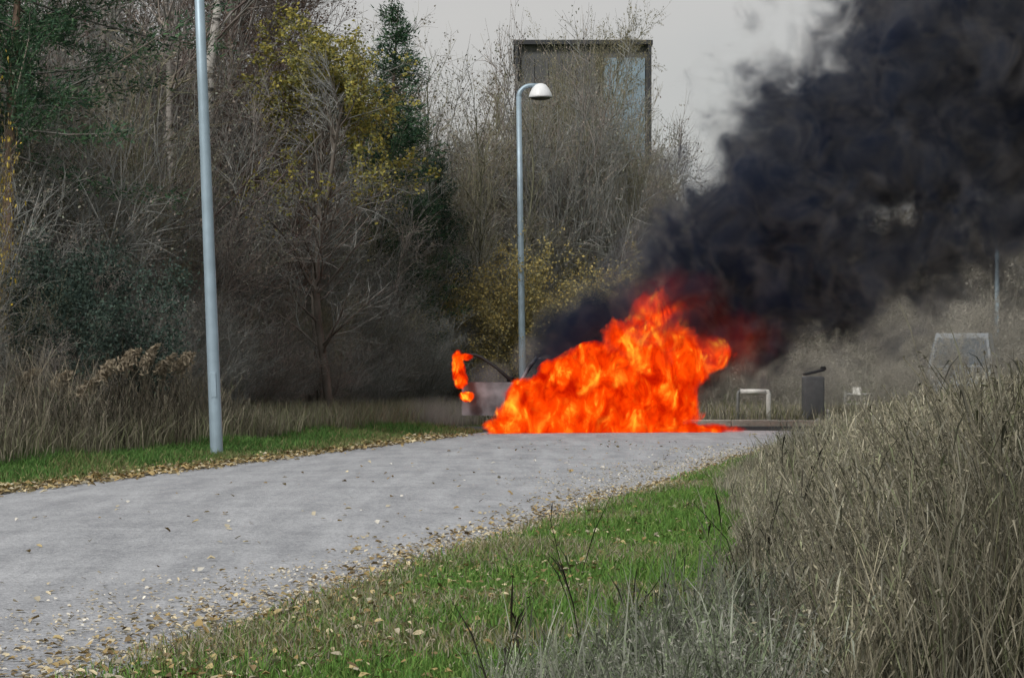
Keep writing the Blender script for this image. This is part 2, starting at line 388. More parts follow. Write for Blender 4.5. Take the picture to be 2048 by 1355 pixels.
bare_olive = [plant_mesh(50 + q, 3, tree_levels(8.5, 0.6, 0.95, r=0.08), 2, OLIVE, OLIVE,
                         dict(n=14000, size=0.05, cols=[(0.20, 0.185, 0.105), (0.17, 0.165, 0.105), (0.23, 0.20, 0.125)], spread=0.03), base_r=0.5) for q in range(2)]
birch = [plant_mesh(60 + q, 2, tree_levels(9.5, 0.65, 0.62, 0.05, 0.12), 1, BIRCHC, BROWN + [(0.16, 0.13, 0.12)], None, base_r=0.4, sides=7) for q in range(3)]
slim = [plant_mesh(70 + q, 2, tree_levels(8.0, 0.45, 0.6, 0.0, 0.06), 2, GREY + OLIVE, BROWN + OLIVE,
                   dict(n=900, size=0.06, cols=[(0.12, 0.11, 0.06), (0.10, 0.085, 0.06)], spread=0.05), base_r=0.6) for q in range(2)]
YEL = [(0.34, 0.30, 0.07), (0.23, 0.225, 0.07), (0.19, 0.20, 0.07), (0.33, 0.285, 0.065)]
yellow_tree = plant_mesh(80, 2, tree_levels(6.0, 0.8, 0.8, 0.0, 0.075), 2, [(0.13, 0.115, 0.10), (0.10, 0.09, 0.08)], GREY,
                         dict(n=44000, size=0.055, cols=YEL, spread=0.045, zmin=4.6, clump=True), base_r=0.25)
golden = [plant_mesh(84 + q, 9, shrub_levels(3.2, 1.0), 1, OLIVE, OLIVE, dict(n=10000, size=0.055, cols=[(0.44, 0.35, 0.13), (0.36, 0.31, 0.13), (0.50, 0.39, 0.135), (0.30, 0.27, 0.13)], spread=0.06), base_r=0.6) for q in range(2)]
yellow_bush = plant_mesh(88, 6, shrub_levels(3.4, 0.9), 1, BROWN, BROWN, dict(n=5200, size=0.06, cols=[(0.50, 0.37, 0.05), (0.38, 0.29, 0.07), (0.26, 0.21, 0.09), (0.2, 0.165, 0.09)], spread=0.12), base_r=0.5)
EVER = [(0.04, 0.09, 0.05), (0.052, 0.11, 0.056), (0.03, 0.07, 0.043), (0.065, 0.13, 0.06)]
evergreen_bush = plant_mesh(90, 10, shrub_levels(2.6, 1.0), 1, BROWN, [(0.04, 0.055, 0.04)], dict(n=24000, size=0.05, cols=[(0.058, 0.092, 0.076), (0.046, 0.075, 0.064), (0.078, 0.115, 0.09)], spread=0.11), base_r=0.7)

def conifer_mesh(seed, h, base, rad, n_wh, cols, irregular=0.3, needles=26, bare=0.0):
    """whorled branches carrying many short needle sprays"""
    rg = np.random.default_rng(seed); ts = []; p = np.array([0, 0, -0.1]); d = np.array([0, 0, 1.0]); pts = [p]
    for q in range(10):
        d = d + rg.normal(size=3) * 0.02; d /= np.linalg.norm(d); p2 = p + d * (h + .1) / 10
        r = lambda z: 0.13 * (1 - 0.93 * z / 10)
        ts.append((p, p2, r(q), r(q + 1))); p = p2; pts.append(p)
    cs = []; SP = []; SD = []
    for q in range(n_wh):
        u = base + (1 - base) * (q + rg.random()) / n_wh
        f = u * 10; a = min(int(f), 9); pp = pts[a] * (1 - (f - a)) + pts[a + 1] * (f - a)
        L0 = rad * (1 - (u - base) / (1 - base)) ** 0.75 + 0.12
        for b in range(5):
            if rg.random() < bare: continue
            th = rg.random() * 6.283; L = L0 * (1 + irregular * rg.normal()); L = max(L, .15)
            dr = np.array([math.cos(th), math.sin(th), 0.12 + 0.25 * rg.normal()]); dr /= np.linalg.norm(dr); c = pp
            for s in range(5):
                dr = dr + np.array([0, 0, 0.05]) + rg.normal(size=3) * 0.08; dr /= np.linalg.norm(dr); c2 = c + dr * L / 5
                cs.append((c, c2, 0.022 * (1 - s / 6), 0.022 * (1 - (s + 1) / 6)))
                k = max(4, int((needles if s > 0 else needles // 3) * min(1.0, L / 0.9)))
                uu = rg.random((k, 1)); SP.append(c * (1 - uu) + c2 * uu + rg.normal(size=(k, 3)) * 0.09); SD.append(np.repeat(dr[None], k, 0)); c = c2
    a = seg_arrays(ts); v, f, c = tubes(*a, pick([(0.15, 0.11, 0.085)], len(ts), rg, .04), n=7); tm = fast_mesh('trunk', v, [f], [M_TRUNK], col=c, smooth=True)
    a = seg_arrays(cs); v, f, c = tubes(*a, pick(BROWN, len(cs), rg))
    SP = np.concatenate(SP); SD = np.concatenate(SD); m = len(SP)
    dn = SD + rg.normal(size=(m, 3)) * 0.6; dn /= np.linalg.norm(dn, axis=1, keepdims=True); sz = (0.07 + 0.07 * rg.random(m))[:, None]
    b = np.cross(dn, rg.normal(size=(m, 3))); b /= np.linalg.norm(b, axis=1, keepdims=True)
    lv = np.stack([SP - b * sz * .11, SP + b * sz * .11, SP + dn * sz], 1).reshape(-1, 3)
    lf = np.arange(m * 3).reshape(m, 3) + len(v); lc = np.repeat(pick(cols, m, rg, .25), 3, axis=0)
    cm = fast_mesh('crown', np.concatenate([v, lv]), [f, lf], [M_BARK, M_LEAF], [0, 1], col=np.concatenate([c, lc]))
    return tm, cm
pine = conifer_mesh(91, 10.5, 0.42, 2.6, 30, EVER, 0.45, 95, 0.12)
fir = conifer_mesh(92, 8.2, 0.10, 1.5, 34, EVER, 0.25, 60)
fir_low = conifer_mesh(93, 6.4, 0.10, 1.6, 28, [(0.038, 0.08, 0.056), (0.052, 0.10, 0.065)], 0.25, 60)

# placement --------------------------------------------------------
def ok(px): return -260 < px < 1400
def gz1(x, d): return float(ground_z(np.array([x]), np.array([d]))[0])
line = [(-9.5, 19.0), (-6.75, 31.0), (-5.3, 37.0), (-3.7, 44.0), (-2.0, 52.0), (-0.2, 58.5), (3.0, 62.0), (8.6, 63.0)]
def along(s):
    for a, b in zip(line[:-1], line[1:]):
        L = math.dist(a, b)
        if s <= L: u = s / L; return (a[0] + (b[0] - a[0]) * u, a[1] + (b[1] - a[1]) * u), ((b[0] - a[0]) / L, (b[1] - a[1]) / L)
        s -= L
    return None
total = sum(math.dist(a, b) for a, b in zip(line[:-1], line[1:]))
rows = [(0.9, 0.85), (2.0, 1.5), (3.6, 1.95), (5.6, 2.3), (8.3, 2.6)]
LBL = ['low brown leafless shrub at the front edge of the thicket, just behind the dry grass', 'grey leafless shrub in the second rank of the thicket',
       'mid-height leafless shrub in the middle of the thicket', 'tall twiggy shrub towards the back of the thicket', 'tallest twiggy shrub in the rearmost rank of the thicket']
GRP = ['front thicket shrubs', 'second-rank thicket shrubs', 'middle thicket shrubs', 'rear thicket shrubs', 'rearmost thicket shrubs']
cnt = 0
for ri, (off, sc) in enumerate(rows):
    s = random.uniform(0, 1.2)
    while s < total:
        r_ = along(s)
        if r_:
            (x, y), (tx, ty) = r_; x += -ty * off + random.uniform(-.4, .4); y += tx * off + random.uniform(-.5, .5)
            px = 1024 + x / y * FPX
            if ok(px):
                k = sc * random.uniform(0.78, 1.2)
                if px > 1270: k *= 0.8
                plant('leafless_shrub', shrubs[(cnt * 7 + ri) % 4], (x, y, gz1(x, y)), random.uniform(0, 6.28), (k * random.uniform(.85, 1.1), k * random.uniform(.85, 1.1), k), LBL[ri], 'shrub', GRP[ri]); cnt += 1
        s += (1.1 + 0.2 * ri) * random.uniform(.8, 1.25)

for q in range(46):                                   # low grey brush that closes the foot of the thicket
    r_ = along(8.0 + q * 0.98)
    if not r_: break
    (x, y), (tx, ty) = r_; x += -ty * 0.15 + random.uniform(-.25, .25); y += tx * 0.15 + random.uniform(-.3, .3)
    if not ok(1024 + x / y * FPX): continue
    k = random.uniform(.48, .70)
    plant('low_brush', shrubs[(1, 3, 0)[q % 3]], (x, y, gz1(x, y)), random.uniform(0, 6.28), (k * 1.35, k * 1.35, k), 'knee-high grey brush closing the foot of the thicket', 'shrub', 'low brush along the thicket')

def put(name, meshes, px, d, sc, label, cat, group=None, rz=None):
    x = X(px, d); return plant(name, meshes, (x, d, gz1(x, d) if d < 70 else 0), random.uniform(0, 6.28) if rz is None else rz, sc, label, cat, group)

for q, px in enumerate(list(range(845, 1335, 27)) + list(range(1050, 1300, 36))):      # tall brush in front of the block tower
    top = np.interp(px, [845, 930, 1010, 1050, 1110, 1160, 1200, 1250, 1300, 1335], [285, 265, 265, 210, 95, 110, 245, 275, 310, 350]) + random.uniform(-25, 45)
    d = random.uniform(61.5, 70.0); kz = Z(top, d) / 3.35; kx = min(kz, 2.3) * random.uniform(.62, .85)
    put('tall_brush', shrubs[(2, 0, 2, 1)[q % 4]], px, d, (kx, kx, kz), 'tall dense olive-brown brush between the far lamp and the block tower', 'shrub', 'tall brush before the tower')
put('pine_tree', pine, 10, 33.5, 1.0, 'dark green pine with bare lower trunk standing beside pale birches', 'pine tree')
put('pine_tree', pine, -90, 36.0, 0.8, 'smaller dark green pine half out of view behind the tall pine', 'pine tree', rz=2.0)
put('evergreen_bush', evergreen_bush, 225, 32.6, (0.9, 0.9, 0.98), 'dense dark evergreen bush rising behind tall dry grass near the lamp post', 'bush')
put('evergreen_bush', evergreen_bush, 130, 32.6, (0.7, 0.7, 0.8), 'lower dark evergreen bush beside the larger evergreen bush', 'bush', rz=1.0)
put('yellow_bush', yellow_bush, -70, 30.6, (0.5, 0.5, 1.3), 'bright yellow autumn bush under the tall pine', 'bush')
for q, (px, d, k, lab) in enumerate([(120, 39.5, 1.1, 'pale-barked birch standing next to the tall pine'), (185, 41.0, 1.15, 'pale-barked birch with straight stem between two other birches'),
                                     (262, 40.0, 1.1, 'leaning pale-barked birch with bare crown above the evergreen bush'), (352, 43.0, 1.2, 'pale-barked birch standing directly behind the tall near lamp post')]):
    put('birch_tree', birch[q % 3], px, d, k, lab, 'birch tree', 'bare birches', rz=q * 1.7 + 0.4)
for q, (px, d, k) in enumerate([(60, 45, 1.2), (230, 47, 1.25), (330, 46, 1.12), (420, 47, 1.18), (470, 44.5, 1.0), (520, 49, 1.12), (560, 46, 0.98), (610, 50, 1.0), (150, 49, 1.2), (290, 52, 1.25), (385, 52, 1.2), (470, 54, 1.2)]):
    put('bare_brown_tree', bare_brown[q % 2], px, d, k, 'reddish brown leafless tree rising behind the thicket', 'tree', 'brown leafless trees', rz=q * 2.1)
put('yellow_leaved_tree', yellow_tree, 655, 42.6, (1.35, 1.35, 1.1), 'slender tree with dark forked trunk and a crown of yellow leaves', 'tree', rz=0.6)
put('fir_tree', fir, 735, 53.5, 1.2, 'pointed dark green fir directly behind the yellow-leaved tree', 'fir tree')
put('fir_tree', fir_low, 855, 56.5, 0.98, 'broad dark green fir lower than its neighbour, beside the see-through slim trees', 'fir tree')
for q, (px, d, k) in enumerate([(790, 58, 1.0), (870, 60, 1.0), (915, 57, .92), (955, 61, 1.02), (985, 59, .9), (690, 56, 1.05), (830, 62, 1.05), (895, 64, 1.05)]):
    put('slim_bare_tree', slim[q % 2], px, d, k, 'slim leafless tree with upright twigs against the sky', 'tree', 'slim leafless trees', rz=q * 1.3)
for q, (px, d, k, lab) in enumerate([(1125, 64.5, (.75, .75, 1.08), 'broad olive-brown twiggy tree in front of the block tower, next to the far lamp'), (1122, 66, (.6, .6, 1.1), 'tallest olive-brown twiggy tree in front of the block tower'),
                                     (1235, 65, (.5, .5, .6), 'olive-brown twiggy tree at the edge of the block tower, nearest the smoke'), (1085, 67, 0.68, 'low olive-brown twiggy tree behind the far lamp post'), (1295, 68, (.6, .6, .66), 'lowest olive-brown twiggy tree, half veiled by the smoke'), (1335, 70, (.55, .55, .62), 'small olive-brown tree where the thicket ends at the smoke'), (1105, 69, (.6, .6, 1.05), 'olive-brown twiggy tree standing behind the broad one before the block tower'), (1135, 70, (.5, .5, .9), 'olive-brown twiggy tree behind the tallest one before the block tower'), (1262, 66.5, (.5, .5, .55), 'olive-brown twiggy tree between the tower corner and the smoke')]):
    put('twiggy_tree', bare_olive[q % 2], px, d, k, lab, 'tree', 'olive-brown twiggy trees', rz=q * 1.9 + 2.6)
for q, (px, d, k, lab) in enumerate([(1062, 55.6, 1.2, 'golden-olive leafy bush right behind the far lamp post'), (955, 55.0, 1.05, 'golden-olive leafy bush before the far lamp, on its thicket side'), (1150, 56.5, 1.15, 'golden-olive leafy bush between the far lamp and the smoke'), (1215, 60.5, 0.95, 'golden-olive leafy bush partly hidden by the smoke'), (890, 54.5, 0.85, 'faded olive bush beside the broad fir')]):
    put('golden_bush', golden[q % 2], px, d, k, lab, 'bush', 'golden-olive bushes', rz=q * 1.1)

# grey scrub across the far side of the crossing, right of the fire
pale = [plant_mesh(100 + q, 12, shrub_levels(2.6, 1.0), 1, PALE, PALE, dict(n=3000, size=0.05, cols=PALE + [(0.13, 0.14, 0.10)], spread=0.06), base_r=0.35) for q in range(2)]
q = 0
for d0, hk, lab in [(56, 0.55, 'low pale grey scrub bush just beyond the kerb'), (67, 1.05, 'pale grey scrub bush some way beyond the kerb'), (80, 2.1, 'tall pale grey scrub bush far beyond the kerb')]:
    px = 1385
    while px < 2200:
        d = d0 + random.uniform(-3, 3); k = hk * random.uniform(.8, 1.2)
        if 1830 < px < 2010 and d < 62: k *= 1.15; d = 56.5
        put('scrub_bush', pale[q % 2], px, d, (k * 1.25, k * 1.25, k), lab, 'bush', lab.split(' some')[0].split(' just')[0].split(' far')[0] + ' at %d m' % d0)
        q += 1; px += random.uniform(52, 90)
# a wood so far off that it reads as one mass
rg = np.random.default_rng(5); n = 26000
wx = rg.uniform(-130, 130, n); hh = 6 + 3.5 * vnoise(wx, wx * 0, 0.12, 9) + 2 * vnoise(wx, wx * 0, 0.5, 10)
P = np.stack([wx, 190 + rg.uniform(-8, 8, n), hh * rg.random(n) ** 0.8], 1)
v, f, c = leaves(P, 0.7 + 0.7 * rg.random(n), pick([(0.10, 0.095, 0.08), (0.085, 0.085, 0.07), (0.12, 0.105, 0.08)], n, rg), rg)
o = link('distant_wood', fast_mesh('distant_wood', v, [f], [M_LEAF], col=c)); tag(o, 'grey-brown wood far away along the horizon', 'wood', kind='stuff')

# ------------------------------------------------------------------ grasses
def blades(x, d, z, h, wid, cols, rg, lean=0.35, segs=2, kind_col=None):
    """bent two- or three-piece grass blades"""
    m = len(x); th = rg.random(m) * 6.283; ln = lean * rg.random(m) ** 0.7
    ox = np.cos(th) * h * ln; oy = np.sin(th) * h * ln; tw = rg.random(m) * 6.283
    wx = np.cos(tw) * wid; wy = np.sin(tw) * wid; V = []; 
    for q in range(segs):
        u = q / segs; k = 1 - 0.5 * u
        cx = x + ox * u * u; cy = d + oy * u * u; cz = z + h * u
        V += [np.stack([cx - wx * k, cy - wy * k, cz], 1), np.stack([cx + wx * k, cy + wy * k, cz], 1)]
    V.append(np.stack([x + ox, d + oy, z + h * (1 - 0.25 * ln)], 1))
    n = 2 * segs + 1; V = np.stack(V, 1).reshape(-1, 3); base = (np.arange(m) * n)[:, None]
    quads = [base + np.array([[2 * q, 2 * q + 1, 2 * q + 3, 2 * q + 2]]) for q in range(segs - 1)]
    tri = base + np.array([[2 * segs - 2, 2 * segs - 1, 2 * segs]])
    return V, quads + [tri], np.repeat(cols, n, axis=0)
def blade_obj(name, parts, label, cat, kind='stuff'):
    Vs = []; Fs = []; Cs = []; n = 0
    for v, fs, c in parts:
        Vs.append(v); Cs.append(c); Fs += [f + n for f in fs]; n += len(v)
    o = link(name, fast_mesh(name, np.concatenate(Vs), Fs, [M_BLADE], col=np.concatenate(Cs)))
    return tag(o, label, cat, kind=kind)
GREEN = [(0.115, 0.235, 0.05), (0.135, 0.255, 0.055), (0.09, 0.195, 0.045), (0.16, 0.245, 0.065)]
DULL = [(0.19, 0.20, 0.085), (0.24, 0.21, 0.11), (0.15, 0.185, 0.075)]
STRAW = [(0.36, 0.325, 0.24), (0.30, 0.28, 0.215), (0.25, 0.235, 0.19), (0.21, 0.20, 0.17)]
rg = np.random.default_rng(11)
parts = []
# right verge lawn
n = 210000; d = 5.5 + 30 * rg.random(n) ** 1.55; u = rg.random(n); e = road_r(d)
x = e - 0.10 + u ** 1.0 * np.where(d < 12, 4.8, 4.0); dry = vnoise(x, d, 1.1, 20) + 0.35 * np.exp(-np.clip(x - e, 0, 9) / 0.55) + 0.25 * np.clip((x - e - 2.2) / 1.5, 0, 1) + 0.45 * np.clip((13.5 - d) / 4, 0, 1) * np.clip((1.9 - (x - e)) / 1.2, 0, 1)
keep = rg.random(n) < np.where(x < e + .08, .35, 1); x, d, dry = x[keep], d[keep], dry[keep]; n = len(x)
c = np.where((rg.random(n) < np.clip((dry - 0.62) * 1.9, 0.04, 0.85))[:, None], pick(DULL + STRAW[:2], n, rg), pick(GREEN, n, rg))
h = (0.05 + 0.06 * rg.random(n)) * (0.6 + 0.8 * vnoise(x, d, 0.8, 21)) * (1 + 0.9 * np.clip((x - road_r(d) - 1.3) / 1.6, 0, 1))
parts.append(blades(x, d, ground_z(x, d) - 0.005, h, 0.0022 + 0.00016 * d, c, rg, 0.9))
o = blade_obj('verge_grass', parts, 'short green grass on the verge between road and tall dry weeds', 'grass')
# left verge
n = 75000; d = 21 + 21 * rg.random(n) ** 1.1; e = road_l(d); x = e + 0.03 - rg.random(n) ** 0.9 * 3.0
c = np.where((rg.random(n) < np.clip(0.9 * np.exp(-(e - x) / 0.35) + 0.35 * (vnoise(x, d, .8, 24) > .6) + 0.05, 0, 1))[:, None], pick(DULL, n, rg), pick([(0.085, 0.18, 0.045), (0.10, 0.205, 0.05), (0.07, 0.15, 0.042)], n, rg))
h = (0.06 + 0.10 * rg.random(n)) * (0.55 + 0.9 * vnoise(x, d, .7, 25)) * (0.7 + 0.5 * np.clip(e - x, 0, 1.5))
blade_obj('verge_grass', [blades(x, d, ground_z(x, d) - .005, h, 0.005 + 0.0001 * d, c, rg, 0.8)], 'strip of short green grass around the foot of the near lamp post', 'grass')
# grass on the far side and right beyond the verge
n = 45000; d = 30 + 11 * rg.random(n); x = road_r(d) + 0.05 + rg.random(n) * 9
c = np.where((rg.random(n) < .6)[:, None], pick(DULL, n, rg), pick(GREEN, n, rg))
blade_obj('rough_grass', [blades(x, d, ground_z(x, d), 0.08 + .22 * rg.random(n) * np.clip((x - road_r(d)) / 1.5, .25, 1), 0.008, c, rg, .7)], 'rough yellow-green grass where the verge reaches the crossing', 'grass')
# far strip behind the kerb, pale grass
n = 30000; d = 47 + 9 * rg.random(n); x = -6 + 26 * rg.random(n)
blade_obj('rough_grass', [blades(x, d, ground_z(x, d), 0.15 + .35 * rg.random(n), 0.011, pick(STRAW + DULL[:1], n, rg), rg, .6)], 'pale rough grass beyond the kerb', 'grass')

# tall dry grass and weeds: right-hand mass
def weeds(x, d, h, rg, cols, r0=0.0035, side=5, sidecol=None):
    """stalk in four pieces, nodding top, drooping side leaves and a seed head"""
    m = len(x); z = ground_z(x, d) - 0.02; th = rg.random(m) * 6.283; ln = 0.10 + 0.28 * rg.random(m); P = []
    kx = rg.normal(size=(m, 5)) * 0.025; ky = rg.normal(size=(m, 5)) * 0.025
    for q in range(5):
        u = q / 4
        P.append(np.stack([x + np.cos(th) * h * ln * u ** 2.2 + kx[:, q] * u * h, d + np.sin(th) * h * ln * u ** 2.2 + ky[:, q] * u * h, z + h * (u - 0.12 * ln * u ** 3)], 1))
    shade = (0.36 + 1.2 * vnoise(x, d, 2.3, 77) ** 1.4 + 0.30 * (vnoise(x, d, 0.7, 78) - .5))[:, None]      # plants of a clump share a tone
    c = pick(cols, m, rg, 0.2) * shade; V = []; F = []; C = []; n = 0
    for q in range(4):
        v, f, cc = tubes(P[q], P[q + 1], r0 * (1 - q * .16) * np.ones(m), r0 * (1 - (q + 1) * .16) * np.ones(m), c)
        V.append(v); F.append(f + n); C.append(cc); n += len(v)
    for q in range(side):
        u = 0.15 + 0.83 * rg.random(m); a = np.minimum((u * 4).astype(int), 3); fr = (u * 4 - a)[:, None]
        PP = np.stack(P, 1); p = PP[np.arange(m), a] * (1 - fr) + PP[np.arange(m), a + 1] * fr
        t2 = rg.random(m) * 6.283; L = (0.06 + 0.17 * rg.random(m)) * (1.15 - 0.6 * u); dn = 0.5 + rg.normal(size=m) * 0.8
        tip = p + np.stack([np.cos(t2) * L, np.sin(t2) * L, L * dn], 1); mid = (p + tip) / 2 + np.array([0, 0, 1.0]) * (L * 0.25)[:, None]
        wv = np.stack([-np.sin(t2), np.cos(t2), 0 * t2], 1) * (r0 * (0.55 + 0.75 * rg.random(m)))[:, None]
        v = np.stack([p, mid - wv, mid + wv, tip], 1).reshape(-1, 3); b = (np.arange(m) * 4)[:, None]
        F.append(np.concatenate([b + np.array([[0, 1, 2]]), b + np.array([[1, 3, 2]])]) + n); V.append(v); n += len(v)
        C.append(np.repeat(pick(sidecol or cols, m, rg, .25) * shade, 4, axis=0))
    # seed heads: small flakes round the tip
    for q in range(9):
        u = (0.8 + 0.22 * rg.random(m))[:, None]; p = P[3] + (P[4] - P[3]) * ((u - 0.75) * 4) + rg.normal(size=(m, 3)) * 0.010
        v, f, cc = leaves(p, 0.012 + 0.014 * rg.random(m), pick(cols, m, rg, .2) * shade * 0.85, rg, narrow=.28)
        V.append(v); F.append(f + n); C.append(cc); n += len(v)
    return np.concatenate(V), F, np.concatenate(C)
WEED = [(0.38, 0.35, 0.265), (0.31, 0.285, 0.215), (0.25, 0.23, 0.17), (0.46, 0.42, 0.305), (0.20, 0.19, 0.14), (0.28, 0.275, 0.175)]
WEEDL = [(0.33, 0.315, 0.25), (0.26, 0.255, 0.20), (0.23, 0.25, 0.15), (0.40, 0.37, 0.28), (0.18, 0.175, 0.14)]
def weed_h(x, d):
    a = x / d - 0.100; return np.clip(0.42 + 7.6 * a, 0.22, 1.30)      # the stand grows taller away from the mown verge
n = 21000; d = 6.0 + 22 * rg.random(n) ** 1.25; lo = np.maximum(0.104 * d, road_r(d) + 0.9) + 0.9 * (vnoise(d, d * 0 + 3, 0.9, 33) - 0.45); x = lo + rg.random(n) ** 1.1 * (0.24 * d - lo + 1.4)
h = weed_h(x, d) * (0.50 + 0.5 * rg.random(n) ** 0.8) * (0.78 + 0.3 * vnoise(x, d, 1.0, 30)); px = 1024 + x / d * FPX
keep = (px < 2200) & (vnoise(x, d, 1.6, 31) + np.clip((x - lo) / 1.6, 0, .62) > .52); x, d, h = x[keep], d[keep], h[keep]
parts = [weeds(x, d, h, rg, WEED, 0.0034, 6, WEEDL)]
n = 1500; d = 5.2 + 3.0 * rg.random(n); x = X(950 + 620 * rg.random(n) ** 0.8, d); px = 1024 + x / d * FPX
h = (0.15 + 0.34 * np.clip((px - 950) / 520, 0, 1)) * (0.6 + .7 * rg.random(n))
parts.append(weeds(x, d, h, rg, [(0.27, 0.28, 0.245), (0.21, 0.23, 0.18), (0.17, 0.215, 0.13), (0.33, 0.325, 0.285)], 0.0024, 6, [(0.19, 0.235, 0.14), (0.22, 0.235, 0.19), (0.16, 0.175, 0.13)]))
blade_obj('tall_dry_weeds', parts, 'mass of tall grey-tan dead weeds and grasses on the bank beside the verge', 'weeds')
n = 60000; d = 6.0 + 22 * rg.random(n) ** 1.25; lo = np.maximum(0.102 * d, road_r(d) + 0.7) + 0.9 * (vnoise(d, d * 0 + 3, 0.9, 33) - 0.45); x = lo + rg.random(n) ** 1.1 * (0.24 * d - lo + 1.2)
blade_obj('dry_grass_blades', [blades(x, d, ground_z(x, d), weed_h(x, d) * (0.25 + 0.55 * rg.random(n)), 0.0028, pick(WEEDL + WEED[:2], n, rg), rg, .55, 3)], 'tangled dead grass blades at the foot of the tall weeds', 'grass')

# single stalks that stand out
def stalk(px, ptop, d, cols, lab, grp, r0):
    x = np.array([X(px, d)]); h = np.array([Z(ptop, d)]); g = np.random.default_rng(int(px * 7 + ptop))
    v, f, c = weeds(np.array([0.0]), np.array([0.0]), h + .02, g, cols, r0, 16, cols)
    v[:, 2] -= float(ground_z(np.array([0.0]), np.array([0.0]))[0])
    o = link('weed_stalk', fast_mesh('weed_stalk', v, f, [M_BLADE], col=c), loc=(x[0], d, gz1(x[0], d))); tag(o, lab, 'weed', grp)
for px, pt, d in [(1165, 1035, 8.6), (1532, 915, 11.0), (1592, 890, 11.5), (998, 1225, 7.4), (1300, 1165, 7.9), (1440, 1160, 8.0), (1210, 1170, 7.7), (1500, 1010, 9.5)]:
    stalk(px, pt, d, [(0.11, 0.10, 0.072), (0.08, 0.078, 0.055)], 'dark brown dead weed stalk standing above the verge grass', 'dark dead weed stalks', 0.0042)
for px, pt, d in [(1610, 985, 10.0), (1672, 960, 10.0), (1705, 930, 10.5), (1735, 1030, 9.0), (1850, 840, 11.0), (1920, 870, 9.5), (1965, 790, 10.0), (1780, 900, 10.5), (2010, 760, 10.0)]:
    stalk(px, pt, d, [(0.55, 0.52, 0.40), (0.46, 0.43, 0.33)], 'pale straw-coloured weed stalk at the front of the tall dry weeds', 'pale straw weed stalks', 0.0055)

# tall reed grass in front of the thicket on the other verge
n = 5200; d = 20 + 19 * rg.random(n) ** 0.9; x = road_l(d) - 1.7 - 2.6 * rg.random(n) ** 1.2
fade = np.clip((37.5 - d) / 3.5, 0.28, 1); h = 1.35 * fade * (0.5 + .55 * rg.random(n)) * (0.65 + .6 * vnoise(x, d, .7, 40)) * np.clip(0.55 + (road_l(d) - 1.7 - x) / 1.2, .5, 1)
parts = [weeds(x, d, h, rg, [(0.34, 0.305, 0.24), (0.27, 0.245, 0.20), (0.22, 0.205, 0.17), (0.42, 0.375, 0.28)], 0.006, 6, [(0.20, 0.185, 0.14), (0.25, 0.23, 0.175), (0.16, 0.175, 0.11)])]
n = 26000; d = 20 + 28 * rg.random(n); x = road_l(d) - 1.5 - 3.0 * rg.random(n); h = (0.25 + 0.45 * rg.random(n))
parts.append(blades(x, d, ground_z(x, d), h, 0.008, pick([(0.26, 0.24, 0.175), (0.21, 0.20, 0.145), (0.18, 0.195, 0.11)], n, rg), rg, .6))
blade_obj('reed_grass', parts, 'tall brown reed grass between the green strip and the thicket', 'grass')
for q, (px, pt, d) in enumerate([(285, 695, 30.5), (322, 715, 30.8), (357, 712, 31.0), (250, 705, 30.6), (205, 722, 30.0), (110, 745, 29.5), (45, 740, 29.0), (165, 760, 29.5)]):
    g = np.random.default_rng(300 + q); H = Z(pt, d); m = 9; V = []; F = []; C = []; n = 0
    v, f, c = weeds(g.normal(size=m) * .06, g.normal(size=m) * .06, H * (0.8 + .2 * g.random(m)), g, [(0.36, 0.31, 0.23), (0.29, 0.255, 0.19)], .006, 5); V.append(v); F += f; C.append(c); n = len(v)
    th = 0.5 + .3 * g.random()   # plume bending with the wind
    for k in range(3):
        u = g.random(150)[:, None]; p = np.array([[g.normal() * .05, g.normal() * .05, H * .80]]) + u * np.array([[0.16 * th, 0, H * .2]]) + u ** 2 * np.array([[0.12 * th, 0, -.02]]) + g.normal(size=(150, 3)) * (0.045 * (1.1 - u))
        lv_, lf, lc = leaves(p, 0.06 + .05 * g.random(150), pick([(0.30, 0.255, 0.185), (0.24, 0.205, 0.155)], 150, g), g, narrow=.3); V.append(lv_); F.append(lf + n); C.append(lc); n += len(lv_)
    x = X(px, d); o = link('plume_grass', fast_mesh('plume_grass', np.concatenate(V), F, [M_BLADE], col=np.concatenate(C)), loc=(x, d, gz1(x, d)))
    tag(o, 'clump of feathery plumed grass standing out before the thicket', 'grass', 'plumed grass clumps')

